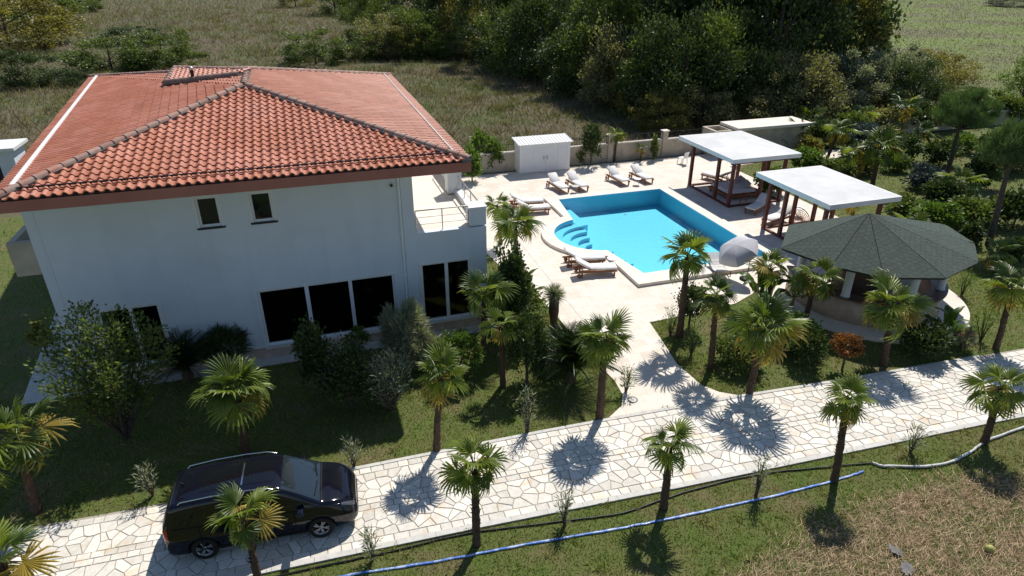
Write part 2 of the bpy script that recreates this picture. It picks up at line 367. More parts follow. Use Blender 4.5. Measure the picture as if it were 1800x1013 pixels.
def kerb(poly, off0, off1, z):
    mb = MB(); x = X0
    while x < X1:
        l = 1.0; a, b = x+.004, x+l-.004; ya, yb = lerp(poly, a), lerp(poly, b)
        m_ = MB().add([(a, ya+off0, 0), (b, yb+off0, 0), (b, yb+off1, 0), (a, ya+off1, 0), (a, ya+off0, z), (b, yb+off0, z), (b, yb+off1, z), (a, ya+off1, z)],
               [(0, 3, 2, 1), (4, 5, 6, 7), (0, 1, 5, 4), (1, 2, 6, 5), (2, 3, 7, 6), (3, 0, 4, 7)])
        if -5 < x < 22 or off0 > 0: m_.build('kerb_stone', 'kerb', road)
        x += l
kerb(ROAD_L, -.02, .15, .05); kerb(ROAD_U, -.09, .03, .045)
# ------------------------------------------------------------------ villa
house = thing('villa', 'large two-storey white villa with a terracotta tiled hip roof', 'house', (-1.5, 22.4, 0))
HX, HY = 1.5, -22.4
def hb(mb, name, m, parent=house):       # build in world metres under the villa's empty
    o = mb.build(name, m, parent)
    if parent is house: o.location = (HX, HY, 0)
    return o
def wall_open(mb, x0, x1, z0, z1, y0, y1, ops):
    xs = sorted({x0, x1, *[o[0] for o in ops], *[o[1] for o in ops]}); zs = sorted({z0, z1, *[o[2] for o in ops], *[o[3] for o in ops]})
    V = {}; fs = []
    def vid(x, y, z):
        k = (round(x, 4), round(y, 4), round(z, 4))
        if k not in V: V[k] = len(V)
        return V[k]
    solid = [[not any(o[0] <= (xs[i]+xs[i+1])/2 <= o[1] and o[2] <= (zs[j]+zs[j+1])/2 <= o[3] for o in ops) for j in range(len(zs)-1)] for i in range(len(xs)-1)]
    S = lambda i, j: 0 <= i < len(xs)-1 and 0 <= j < len(zs)-1 and solid[i][j]
    for i in range(len(xs)-1):
        for j in range(len(zs)-1):
            if not solid[i][j]: continue
            a, b, c, d = xs[i], xs[i+1], zs[j], zs[j+1]
            fs.append((vid(a, y0, c), vid(b, y0, c), vid(b, y0, d), vid(a, y0, d))); fs.append((vid(a, y1, d), vid(b, y1, d), vid(b, y1, c), vid(a, y1, c)))
            if not S(i-1, j): fs.append((vid(a, y1, c), vid(a, y0, c), vid(a, y0, d), vid(a, y1, d)))
            if not S(i+1, j): fs.append((vid(b, y0, c), vid(b, y1, c), vid(b, y1, d), vid(b, y0, d)))
            if not S(i, j-1): fs.append((vid(a, y0, c), vid(a, y1, c), vid(b, y1, c), vid(b, y0, c)))
            if not S(i, j+1): fs.append((vid(a, y0, d), vid(b, y0, d), vid(b, y1, d), vid(a, y1, d)))
    return mb.add(list(V.keys()), fs)
WY = 22.35
EAVE, XL, XR, YF, YB = 7.30, -8.40, 5.0, 20.45, 38.65
LB = (-10.9, 43.0)
WINS = [(-3.72, -3.04, 5.28, 6.30), (-2.06, -1.38, 5.28, 6.30), (-2.40, 2.46, .44, 2.72), (-7.45, -5.55, .44, 2.74)]
hb(wall_open(MB(), -8.245, 2.93, .0, 6.96, WY, WY+.3, WINS), 'wall', 'plaster')
hb(wall_open(MB(), 2.93, 3.36, .0, 6.96, WY-.035, WY+.3, []), 'pilaster', 'plaster')
hb(wall_open(MB(), 3.36, 6.05, .0, 4.2, WY, WY+.3, [(3.45, 5.40, .45, 2.95)]), 'wall', 'plaster')
# left wall follows the slightly splayed eave; right upper wall, right lower wall, back wall
lw = MB(); lw.add([(-8.55, WY, 0), (-8.25, WY, 0), (-10.4, 42.5, 0), (-10.7, 42.5, 0), (-8.55, WY, 6.96), (-8.25, WY, 6.96), (-10.4, 42.5, 6.96), (-10.7, 42.5, 6.96)],
    [(0, 3, 7, 4), (1, 5, 6, 2), (4, 7, 6, 5), (0, 4, 5, 1), (3, 2, 6, 7)]); hb(lw, 'wall', 'plaster')
hb(MB().box(3.06, 3.36, WY+.3, 38.2, 4.2, 6.96), 'wall', 'plaster')
hb(MB().box(5.75, 6.05, WY+.3, 33.5, 0, 4.2), 'wall', 'plaster')
hb(MB().box(3.06, 6.05, 33.5, 38.2, 0, 4.2), 'wall', 'plaster')
hb(MB().add([(-10.4, 42.2, 0), (3.06, 37.9, 0), (3.06, 38.2, 0), (-10.4, 42.5, 0), (-10.4, 42.2, 6.96), (3.06, 37.9, 6.96), (3.06, 38.2, 6.96), (-10.4, 42.5, 6.96)], [(0, 1, 5, 4), (2, 3, 7, 6), (4, 5, 6, 7)]), 'wall', 'plaster')
hb(MB().box(-8.3, 5.75, WY+.3, 37.8, .30, .42), 'floor', 'interior'); hb(MB().box(-8.3, 5.74, 27.6, 27.8, .42, 4.0), 'partition', 'interior')
hb(MB().box(-8.3, 3.04, WY+.31, 37.8, 3.2, 3.4), 'upper_floor', 'interior')
# travertine plinth and door sill blocks along the front
x = -8.58
while x < 6.0:
    l = min(random.uniform(.9, 1.3), 6.09-x); hb(MB().box(x+.003, x+l-.003, WY-.12, WY-.003, -.02, .40), 'plinth_block', 'travwall'); x += l
# windows
def window(x0, x1, z0, z1, mull, fw_=.09, sill=False, y=WY):
    w_ = MB(); d0, d1 = y+.07, y+.15
    for a, b, c, d in ((x0, x0+fw_, z0, z1), (x1-fw_, x1, z0, z1), (x0+fw_, x1-fw_, z0, z0+fw_), (x0+fw_, x1-fw_, z1-fw_, z1)): w_.box(a, b, d0, d1, c, d)
    for mx, mw in mull: w_.box(mx-mw/2, mx+mw/2, d0-.012, d1+.004, z0+fw_, z1-fw_)
    o = hb(w_, 'window', 'frame')
    ed = [x0+fw_] + [v for mx, mw in mull for v in (mx-mw/2, mx+mw/2)] + [x1-fw_]
    for i in range(0, len(ed), 2):
        MB().add([(ed[i], y+.11, z0+fw_), (ed[i+1], y+.11, z0+fw_), (ed[i+1], y+.11, z1-fw_), (ed[i], y+.11, z1-fw_)], [(0, 1, 2, 3)]).build('pane', 'glass', o)
    # raised surround
    s_ = MB(); q = .07
    for a, b, c, d in ((x0-q, x0, z0-q, z1+q), (x1, x1+q, z0-q, z1+q), (x0, x1, z1, z1+q)): s_.box(a, b, y-.02, y-.002, c, d)
    s_.build('surround', 'white', o)
    if sill: MB().box(x0-.09, x1+.09, y-.07, y+.06, z0-.06, z0-.001).build('sill', 'metal_dark', o)
    else: MB().box(x0-.05, x1+.05, y-.16, y+.065, z0-.035, z0-.002).build('sill', 'trav', o)
    return o
w1 = window(*WINS[0], [], .07, True); w2 = window(*WINS[1], [], .07, True)
MB().box(-3.65, -3.11, WY+.16, WY+.17, 5.35, 6.23).build('blind', mat('blind', (.16, .15, .17), .8), w1)
MB().box(-1.99, -1.45, WY+.16, WY+.17, 5.35, 6.23).build('blind', mat('blind2', (.09, .11, .14), .8), w2)
window(*WINS[2], [(-.72, .14), (.83, .13)]); window(*WINS[3], [(-6.45, .12)])
window(3.45, 5.40, .45, 2.95, [(4.45, .13)])
pp = MB().tube([(2.86, WY-.06, .42), (2.86, WY-.06, 6.6)], .045, 10).build('downpipe', 'frame', house); pp.location = (HX, HY, 0)
for z in (.9, 2.6, 4.3, 6.0): MB().box(2.80, 2.92, WY-.115, WY-.001, z, z+.04).build('bracket', 'frame', pp)
cc = MB().lathe([(0, 0), (.07, .01), (.07, .09), (.06, .1)], 14).build('camera', 'white', house); cc.location = (2.62+HX, WY-.002+HY, 6.15); cc.rotation_euler = (R(90), 0, 0); cc.name = 'security_camera'
MB().lathe([(.045, .1), (.045, .13), (0, .15)], 12).build('lens', 'metal_dark', cc)
# balcony over the living room
hb(MB().box(3.36, 5.75, WY+.3, 33.5, 4.05, 4.199), 'balcony_floor', 'trav'); hb(MB().box(5.75, 6.05, WY+.3, 33.5, 4.2, 4.26), 'balcony_kerb', 'white')
hb(MB().box(5.42, 6.05, WY, WY+.62, 4.26, 4.93), 'corner_pier', 'plaster'); hb(MB().box(5.38, 6.09, WY-.03, WY+.66, 4.93, 4.99), 'pier_cap', 'white')
hb(MB().box(5.47, 6.07, 26.3, 26.9, 4.26, 5.45), 'corner_pier', 'white'); hb(MB().box(5.43, 6.11, 26.26, 26.94, 5.45, 5.52), 'pier_cap', 'white')
hb(MB().box(5.75, 6.05, 26.94, 33.5, 4.26, 4.95), 'parapet', 'white'); hb(MB().box(5.75, 6.05, WY+.66, 26.26, 4.26, 4.42), 'parapet', 'white')
def railing(a, b, n, z0=4.2, h=.82):
    a = Vector(a); b = Vector(b); rl = hb(MB().tube([a+Vector((0, 0, h)), b+Vector((0, 0, h))], .024, 8), 'railing', 'steel')
    for i in range(n+1):
        p = a.lerp(b, i/n); MB().tube([p, p+Vector((0, 0, h))], .02, 8).build('baluster', 'steel', rl)
    for q in (.28, .55): MB().tube([a+Vector((0, 0, q)), b+Vector((0, 0, q))], .010, 6).build('rod', 'steel', rl)
railing((3.42, WY+.16, 4.2), (5.4, WY+.16, 4.2), 2); railing((5.9, WY+.7, 4.42), (5.9, 26.2, 4.42), 3, h=.6); railing((5.9, 27.0, 4.95), (5.9, 29.5, 4.95), 2, h=.55)
# side balcony on the left wall
lb = MB(); lb.box(-9.75, -8.75, 23.6, 26.4, 3.78, 3.95); lb.box(-9.75, -9.55, 23.6, 26.4, 3.951, 4.95); lb.box(-9.549, -8.75, 23.6, 23.8, 3.951, 4.95); hb(lb, 'side_balcony', 'wallcream')  # darker cream on this white box stands in for its shading beside the wall
# roof deck: hips to a short ridge
A = Vector((-1.94, 27.1, 8.95)); E_ = Vector((-1.97, 31.2, 8.95))
c_fl, c_fr, c_br, c_bl = Vector((XL, YF, EAVE)), Vector((XR, YF, EAVE)), Vector((XR, YB, EAVE)), Vector((*LB, EAVE))
dk = MB(); dk.add([c_fl, c_fr, c_br, c_bl, A, E_], [(0, 1, 4), (1, 2, 5, 4), (2, 3, 5), (3, 0, 4), (3, 4, 5)])
roof = hb(dk, 'roof', 'mortar')
hb(MB().add([(XL, YF, 6.965), (XR, YF, 6.965), (XR, YB, 6.965), (*LB, 6.965)], [(3, 2, 1, 0)]), 'soffit', 'white')
fa = MB()
cs = [c_fl, c_fr, c_br, c_bl]; cen = sum(cs, Vector())/4
for i in range(4):
    p, q = cs[i], cs[(i+1) % 4]; d = (q-p).normalized(); nrm = Vector((d.y, -d.x, 0))*.05
    fb = MB(); p2 = p - d*.05; q2 = q + d*.05
    fb.add([p2+nrm+Vector((0, 0, -.34)), q2+nrm+Vector((0, 0, -.34)), q2+nrm+Vector((0, 0, -.02)), p2+nrm+Vector((0, 0, -.02)), p+Vector((0, 0, -.34)), q+Vector((0, 0, -.34)), q+Vector((0, 0, -.02)), p+Vector((0, 0, -.02))],
           [(0, 1, 2, 3), (5, 4, 7, 6), (0, 4, 5, 1), (3, 2, 6, 7)]); fb.build('fascia_board', 'fascia', roof)
# S-profile clay tiles
TW, TL_ = .264, .335
prof = [(0, .012), (.03, .002), (.075, 0), (.115, .012), (.14, .05), (.185, .084), (.235, .066), (.272, .022)]
tm = MB(); k = len(prof); L_ = TL_+.05
vs = [(x, -.03, z+.052) for x, z in prof] + [(x, L_-.03, z+.008) for x, z in prof] + [(x, -.03, z+.012) for x, z in prof]
tm.add(vs[:2*k], [(i, i+1, k+i+1, k+i) for i in range(k-1)], True)
tm.add(vs[:k]+vs[2*k:], [(k+i, k+i+1, i+1, i) for i in range(k-1)], False)
tile_me = tm.mesh('tile', 'tile'); tV = np.array(tm.v); tF4 = tm.f
def tile_face(name, o, e, tri, n_single, skip_front=0.):
    """lay tiles over a planar polygon; o origin on the eave, e along it"""
    nrm = (tri[1]-tri[0]).cross(tri[2]-tri[0]).normalized(); nrm = nrm if nrm.z > 0 else -nrm
    s = nrm.cross(e).normalized()
    p2 = [((p-o).dot(e), (p-o).dot(s)) for p in tri]
    xs = [p[0] for p in p2]; ys = [p[1] for p in p2]; out = []
    for j in range(int(max(ys)/TL_)+1):
        for i in range(int(min(xs)/TW)-1, int(max(xs)/TW)+1):
            c = ((i+.5)*TW, (j+.55)*TL_)
            if inpoly(c, p2):
                M_ = Matrix(((e.x, s.x, nrm.x, 0), (e.y, s.y, nrm.y, 0), (e.z, s.z, nrm.z, 0), (0, 0, 0, 1)))
                pos = o + e*(i*TW) + s*(j*TL_) + nrm*(.004+random.uniform(0, .006)); M_.translation = pos
                M_ = M_ @ Matrix.Rotation(random.uniform(-.012, .012), 4, 'Z')
                out.append((pxsize([pos, pos+e*TW, pos+s*TL_, pos+e*TW+s*TL_]), M_))
    out.sort(key=lambda t: -t[0])
    for a, M_ in out[:n_single]: link('tile', tile_me, roof, mw=M_)
    rs = out[n_single:]
    if rs:
        MM = np.array([np.array(M_) for _, M_ in rs]); V = np.einsum('nij,vj->nvi', MM[:, :3, :3], tV) + MM[:, None, :3, 3]
        nv = len(tV); Fq = np.array(tF4)[None] + (np.arange(len(rs))*nv)[:, None, None]
        tag(link('tiles', npmesh(name, V.reshape(-1, 3), Fq.reshape(-1, 4), 'tile'), roof), kind='stuff')
tile_face('tiles_front', c_fl, (c_fr-c_fl).normalized(), [c_fl, c_fr, A], 300)
tile_face('tiles_right', c_fr, (c_br-c_fr).normalized(), [c_fr, c_br, E_, A], 0)
tile_face('tiles_left', c_bl, (c_fl-c_bl).normalized(), [c_bl, c_fl, A], 0)
tile_face('tiles_back', c_br, (c_bl-c_br).normalized(), [c_br, c_bl, E_], 0)
tile_face('tiles_left2', c_bl, (A-c_bl).normalized(), [c_bl, A, E_], 0)
# hip and ridge caps
rc = MB(); nn = 7; pr = [(.13*math.cos(math.pi*i/nn), .11*math.sin(math.pi*i/nn)) for i in range(nn+1)]
rv = [(x*1.12, -.02, z+.03) for x, z in pr] + [(x*.92, .44, z+.005) for x, z in pr] + [(x*.86, -.02, z*.75+.0) for x, z in pr]; k = nn+1
rc.add(rv[:2*k], [(i+1, i, k+i, k+i+1) for i in range(nn)], True); rc.add(rv[:k]+rv[2*k:], [(i, i+1, k+i+1, k+i) for i in range(nn)])
ridge_me = rc.mesh('ridge_tile', 'ridge')
def hip(p, q, lift=.06, mortar=True):
    d = (q-p); n_ = max(1, int(d.length/.41)); dn = d.normalized(); sx = dn.cross(Vector((0, 0, 1))).normalized(); uz = sx.cross(dn)
    if mortar: MB().bar(p+uz*.03, q+uz*.03, .34, .12).build('mortar_bed', 'mortar', roof)
    for i in range(n_):
        o = p + dn*(d.length*i/n_) + uz*lift
        M_ = Matrix(((sx.x, dn.x, uz.x, o.x), (sx.y, dn.y, uz.y, o.y), (sx.z, dn.z, uz.z, o.z), (0, 0, 0, 1)))
        link('ridge_tile', ridge_me, roof, mw=M_ @ Matrix.Rotation(random.uniform(-.03, .03), 4, 'Z'))
hip(c_fl, A); hip(c_fr, A); hip(c_br, E_); hip(c_bl, E_); hip(A+Vector((0, -.1, 0)), E_)
# raised rear bay of the roof with its own verge
r0, r3 = Vector((*G(293, 147, 8.47), 8.47)), Vector((*G(424, 132, 9.02), 9.02)); r1 = Vector((*G(309, 122, 8.62), 8.62))
rn = (r3-r0).cross(r1-r0); rd = Vector(ray(434, 125.5)); r2 = Vector((0, 0, CAM_H)) + rd*((r0-Vector((0, 0, CAM_H))).dot(rn)/rd.dot(rn))
rbm = MB(); rbm.add([r0, r1, r2, r3]+[p-Vector((0, 0, .38)) for p in (r0, r1, r2, r3)], [(0, 3, 2, 1), (0, 1, 5, 4), (1, 2, 6, 5), (2, 3, 7, 6), (3, 0, 4, 7)]); rbm.build('raised_roof', 'mortar', roof)
tile_face('tiles_raised', r0+Vector((0, 0, .02)), (r3-r0).normalized(), [p+Vector((0, 0, .02)) for p in (r0, r1, r2, r3)], 0)
hip(r0, r3, .04); hip(r0, r1, .04); hip(r1, r2, .04)
vp = MB().tube([(-4.15, 31.0, 8.8), (-4.15, 31.0, 9.12)], .07, 12).build('flue', 'metal_dark', roof); MB().lathe([(.08, 0), (.10, .04), (.08, .1), (0, .13)], 14, (-4.15, 31, 9.10)).build('cowl', 'steel', vp)
# gutter rails one course above the eaves
def guard(p, q, inn, m, w_=.05):
    nrm = Vector((inn[0], inn[1], 0)); o = nrm*.40 + Vector((0, 0, .40*.255+.115)); MB().bar(p+o, q+o, w_, .05).build('snow_guard', m, roof)
guard(c_fl+Vector((.5, 0, 0)), c_fr-Vector((.5, 0, 0)), (0, 1), 'metal_dark'); guard(c_fr+Vector((0, .6, 0)), c_br-Vector((0, .6, 0)), (-1, 0), 'kerb')
dl = (c_bl-c_fl).normalized(); guard(c_fl+dl*.7, c_bl-dl*.7, (dl.y, -dl.x), 'white', .13)
# outbuilding left of the villa
ob = thing('outbuilding', 'small white flat-roofed outbuilding with a dark opening behind the villa', 'outbuilding', (-17.6, 48.2, 0))
xx, yy = G(48, 243, 3.0)
def ob_(mb, n, m): o = mb.build(n, m, ob); o.location = (17.6, -48.2, 0); return o
ob_(MB().box(xx-4, xx, yy-2.6, yy, 2.82, 3.0), 'roof_slab', 'white'); ob_(wall_open(MB(), xx-3.8, xx-.25, 0, 2.82, yy-2.3, yy-2.1, [(xx-2.9, xx-1.1, .9, 2.3)]), 'wall', 'plaster')
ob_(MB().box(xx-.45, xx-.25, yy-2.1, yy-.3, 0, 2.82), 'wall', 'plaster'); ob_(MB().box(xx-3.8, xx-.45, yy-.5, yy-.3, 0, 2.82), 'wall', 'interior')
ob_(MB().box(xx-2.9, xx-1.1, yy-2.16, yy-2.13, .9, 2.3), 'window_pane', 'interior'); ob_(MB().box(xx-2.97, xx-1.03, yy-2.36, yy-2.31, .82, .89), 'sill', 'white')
# ------------------------------------------------------------------ boundary wall with railing
def under(o, root): o.location = tuple(-c for c in root.location); return o
def boundary(label, x0, x1, y, h, rail, piers):
    t = thing('boundary_wall', label, 'wall', ((x0+x1)/2, y, 0)); x = x0
    while x < x1-.1:
        l = min(2.2, x1-x); under(MB().box(x+.008, x+l-.008, y, y+.18, -.05, h).build('panel', 'wallcream', t), t)
        under(MB().box(x+.004, x+l-.004, y-.05, y+.23, h+.001, h+.07).build('cap', 'trav', t), t)
        if rail:
            rl = MB(); rl.box(x, x+l, y+.075, y+.105, h+.12, h+.15); rl.box(x, x+l, y+.075, y+.105, h+.55, h+.58)
            o = under(rl.build('railing', 'metal_dark', t), t); bars = MB(); k = int(l/.13)
            for i in range(k): bars.box(x+.06+i*.13, x+.078+i*.13, y+.08, y+.10, h+.07, h+.68)
            bars.build('bars', 'metal_dark', o)
        x += l
    for px in piers:
        o = under(MB().box(px-.2, px+.2, y-.1, y+.28, -.05, h+.62).build('pier', 'wallcream', t), t); MB().box(px-.26, px+.26, y-.16, y+.34, h+.622, h+.70).build('pier_cap', 'trav', o)
boundary('cream rendered boundary wall with dark iron railing behind the white storage shed', 4.2, 28.6, 42.5, 1.25, True, (20.9, 25.3))
boundary('low cream boundary wall half hidden by palms past the flat-roofed garden store', 37.0, 75, 42.9, 1.15, False, (46.5, 58))
# ------------------------------------------------------------------ storage shed
sh = thing('storage_shed', 'white metal storage shed with panelled double doors and ribbed roof', 'shed', (15.45, 41.3, .03))
bx = MB(); bx.box(-1.82, 1.82, 0, 1.25, 0, 1.98); bx.build('body', 'white', sh)
for i, (a, b) in enumerate(((-1.72, -.88), (-.86, -.02), (.02, .86), (.88, 1.72))):
    o = MB().box(a, b, -.022, -.002, .08, 1.86).build('door' if i in (1, 2) else 'panel', 'white', sh)
    MB().box(a+.07, b-.07, -.034, -.0225, .16, 1.78).build('door_panel', mat('panel_white', (.72, .73, .75), .5), o)
    if i in (1, 2):
        hx = -.12 if i == 1 else .12; MB().tube([(hx, -.035, .92), (hx, -.08, .95), (hx, -.08, 1.13), (hx, -.035, 1.16)], .014, 6).build('handle', 'metal_dark', o)
MB().box(-1.84, 1.84, -.03, .0, 0, .075).build('base_rail', 'kerb', sh)
rf = MB(); rf.add([(-1.98, -.16, 2.03), (1.98, -.16, 2.03), (1.98, 1.42, 2.22), (-1.98, 1.42, 2.22), (-1.98, -.16, 1.985), (1.98, -.16, 1.985), (1.98, 1.42, 2.17), (-1.98, 1.42, 2.17)], [(0, 1, 2, 3), (7, 6, 5, 4), (0, 4, 5, 1), (1, 5, 6, 2), (2, 6, 7, 3), (3, 7, 4, 0)])
ro = rf.build('roof', 'white', sh)
for i in range(17):
    x = -1.92+i*.24; MB().bar((x, -.17, 2.045), (x, 1.43, 2.235), .045, .035).build('roof_rib', 'white', ro)
# ------------------------------------------------------------------ flat-roofed garden store by the wall
gs = thing('garden_store', 'low cream garden store with a pale flat roof beside the boundary wall', 'building', (32.5, 42, 0))
def gb(mb, n, m): return under(mb.build(n, m, gs), gs)
gb(MB().box(30.2, 36.7, 40.6, 43.0, 1.95, 2.15), 'roof_slab', 'trav'); gb(wall_open(MB(), 30.4, 36.5, 0, 1.95, 40.9, 41.1, []), 'wall', 'wallcream')
gb(MB().box(30.4, 30.6, 41.1, 42.9, 0, 1.95), 'wall', 'wallcream'); gb(MB().box(36.3, 36.5, 41.1, 42.9, 0, 1.95), 'wall', 'wallcream'); gb(MB().box(30.6, 36.3, 42.7, 42.9, 0, 1.95), 'wall', 'wallcream')
for a in ((28.7, 28.9, 41.2, 43), (30.0, 30.19, 41.2, 43), (28.9, 30.0, 41.2, 41.4), (28.9, 30.0, 42.8, 43)): gb(MB().box(*a, 0, 1.9), 'planter_wall', 'wallcream')
gb(MB().box(28.9, 30.0, 41.4, 42.8, 0, 1.55), 'planter_floor', 'grout')
# ------------------------------------------------------------------ cabanas
def cabana(label, x0, x1, y0, y1, posts, zt=2.98):
    t = thing('cabana', label, 'cabana', ((x0+x1)/2, (y0+y1)/2, .03)); cx, cy = (x0+x1)/2, (y0+y1)/2
    hx, hy = (x1-x0)/2, (y1-y0)/2
    rf = MB(); rf.add([(-hx, -hy, zt), (hx, -hy, zt), (hx, hy, zt), (-hx, hy, zt), (0, -hy*.25, zt+.17), (0, hy*.25, zt+.17)], [(0, 1, 4), (1, 2, 5, 4), (2, 3, 5), (3, 0, 4, 5)], False)
    rf.build('roof', 'roofwhite', t)
    fs = MB()
    for a, b in (((-hx, -hy), (hx, -hy)), ((hx, -hy), (hx, hy)), ((hx, hy), (-hx, hy)), ((-hx, hy), (-hx, -hy))):
        d = (Vector(b)-Vector(a)).normalized(); n = Vector((d.y, -d.x)); p, q = Vector(a), Vector(b)
        MB().add([(*(p+n*.02-d*.02), zt-.23), (*(q+n*.02+d*.02), zt-.23), (*(q+n*.02+d*.02), zt+.012), (*(p+n*.02-d*.02), zt+.012), (*(p-n*.03), zt-.23), (*(q-n*.03), zt-.23), (*(q-n*.03), zt+.005), (*(p-n*.03), zt+.005)],
                 [(0, 1, 2, 3), (5, 4, 7, 6), (0, 4, 5, 1), (3, 2, 6, 7)]).build('fascia_board', 'white', t)
    MB().add([(-hx+.03, -hy+.03, zt-.2), (hx-.03, -hy+.03, zt-.2), (hx-.03, hy-.03, zt-.2), (-hx+.03, hy-.03, zt-.2)], [(3, 2, 1, 0)]).build('ceiling', 'redwood', t)
    for px, py in posts: MB().box(px-cx-.085, px-cx+.085, py-cy-.085, py-cy+.085, .10, zt-.24).build('post', 'redwood', t)
    X_ = [p[0]-cx for p in posts]; Y_ = [p[1]-cy for p in posts]
    for xx_ in (min(X_), max(X_)): MB().box(xx_-.07, xx_+.07, min(Y_)-.12, max(Y_)+.12, .0, .099).build('base_beam', 'redwood', t)
    for yy_ in (min(Y_), max(Y_)): MB().box(min(X_)+.071, max(X_)-.071, yy_-.07, yy_+.07, .0, .097).build('base_beam', 'redwood', t)
    for yy_ in (min(Y_), max(Y_)): MB().box(min(X_)-.2, max(X_)+.2, yy_-.06, yy_+.06, zt-.40, zt-.241).build('lintel', 'redwood', t)
cabana('white-roofed timber cabana sheltering a daybed with grey pillows', 22.98, 27.6, 30.95, 36.85, [(23.35, 35.6), (23.35, 32.75), (23.35, 31.3), (26.9, 31.3), (26.9, 35.6), (25.4, 31.3), (26.9, 32.75)])
cabana('white-roofed timber cabana between the daybed cabana and the green-roofed bar', 22.75, 26.9, 23.0, 28.5, [(23.2, 27.75), (23.2, 26.45), (23.2, 23.6), (26.4, 23.6), (26.4, 27.75), (26.4, 26.45), (25.0, 27.75)])
# ------------------------------------------------------------------ round bar pavilion
BX, BY = 22.0, 19.6
bar = thing('bar_pavilion', 'round garden bar under a twelve-sided green shingled roof', 'pavilion', (BX, BY, 0))
MB().lathe([(0, .17), (4.05, .17), (4.05, -.05)], 72, (.25, .1, 0), False).build('base_slab', 'trav', bar)
MB().lathe([(2.75, .171), (3.0, .172), (3.0, 1.16), (2.75, 1.16), (2.75, .171)], 64, (0, 0, 0), True, R(150), R(420)).build('counter_wall', 'travwall', bar)
MB().lathe([(2.5, 1.165), (3.12, 1.165), (3.12, 1.225), (2.5, 1.225), (2.5, 1.165)], 64, (0, 0, 0), False, R(149), R(421)).build('counter_top', mat('bar_top', (.19, .13, .10), .35, (.12, .08, .06), 5), bar)
for k in range(6):
    a = R(165+k*48); MB().lathe([(.19, 1.228), (.16, 1.27), (.16, 2.6), (.20, 2.66)], 16, (2.82*math.cos(a), 2.82*math.sin(a), 0)).build('column', 'plaster', bar)
MB().lathe([(1.15, .172), (1.15, 2.55)], 32).build('store_core', mat('core', (.16, .11, .085), .8), bar)
o_ = MB().box(-.1, .95, -1.85, -1.25, .172, 1.9); o_.build('fridge', mat('fridge', (.30, .34, .40), .3), bar)
ZE, ZA = 2.7, 4.02      # corners measured along the eave; the hidden back ones mirror the front about the apex
cpx = [G(u, v, ZE) for u, v in ((1660, 395), (1389, 396), (1375, 436), (1463, 467), (1553, 487), (1661, 488), (1717, 461), (1711, 428))]
ax_, ay_ = G(1528, 376, ZA); CX_, CY_ = ax_-BX, ay_-BY
cpx = [(x-BX, y-BY) for x, y in cpx]
back = [(2*CX_-cpx[4][0], 2*CY_-cpx[4][1]), (2*CX_-cpx[3][0], 2*CY_-cpx[3][1])]
corn = [Vector((x, y, ZE)) for x, y in cpx+back]; corn.sort(key=lambda c: math.atan2(c.y-CY_, c.x-CX_)); NR = len(corn); apx = Vector((CX_, CY_, ZA))
print('GAZ', [tuple(round(q, 2) for q in c) for c in corn], tuple(apx))
rf = MB(); rf.add(corn+[apx], [(i, (i+1) % NR, NR) for i in range(NR)]); rfo = rf.build('roof', 'shinglebase', bar)
rf = MB(); lo = [c-Vector((0, 0, .10)) for c in corn]; rf.add([*[c+Vector((c.x-CX_, c.y-CY_, 0))*.004 for c in corn], *lo], [(i, NR+i, NR+(i+1) % NR, (i+1) % NR) for i in range(NR)]); rf.build('eave_board', mat('eave', (.03, .04, .033), .8), rfo)
MB().add(lo, [tuple(range(NR))[::-1]]).build('ceiling', 'redwood', rfo)
HW, HH = .275, .235; sng = []
for f in range(NR):
    p, q = corn[f], corn[(f+1) % NR]; e = (q-p).normalized(); mid = p+e*(apx-p).dot(e); s = (apx-mid).normalized(); nrm = e.cross(s).normalized()
    hm, hp = (mid-p).dot(e), (q-mid).dot(e); hl = (apx-mid).length
    for i in range(-10, 11):
        for j in range(-1, int(hl/HH)+2):
            cx, cy = i*HW*.75, j*HH + (HH/2 if i % 2 else 0)+.07
            poly = [(cx+sx*HW/2*.975, cy+sy*HH/2*.965) for sx, sy in ((1, 0), (.5, 1), (-.5, 1), (-1, 0), (-.5, -1), (.5, -1))]
            poly = clip(poly, 0, -.05, 0, -1)
            for sg in (1, -1):
                hf = hp if sg > 0 else hm; nx, ny = hl*sg, hf; l = math.hypot(nx, ny); poly = clip(poly, sg*(hf-.012), 0, nx/l, ny/l) if len(poly) > 2 else poly
            if len(poly) < 3: continue
            pts = [mid + e*a + s*b + nrm*(.006+.004*random.random()-.0*b) for a, b in poly]
            sng.append((pxsize([Vector((BX, BY, 0))+pt for pt in pts]), pts, nrm))
sng.sort(key=lambda t: -t[0]); rest = MB()
for k, (a, pts, nrm) in enumerate(sng):
    mb = MB() if k < 300 else rest; n = len(pts)
    mb.add(pts+[pt+nrm*.012 for pt in pts], [tuple(range(n, 2*n))]+[(i, (i+1) % n, n+(i+1) % n, n+i) for i in range(n)])
    if k < 300: mb.build('shingle', 'shingle', rfo)
tag(rest.build('shingles', 'shingle', rfo), kind='stuff')
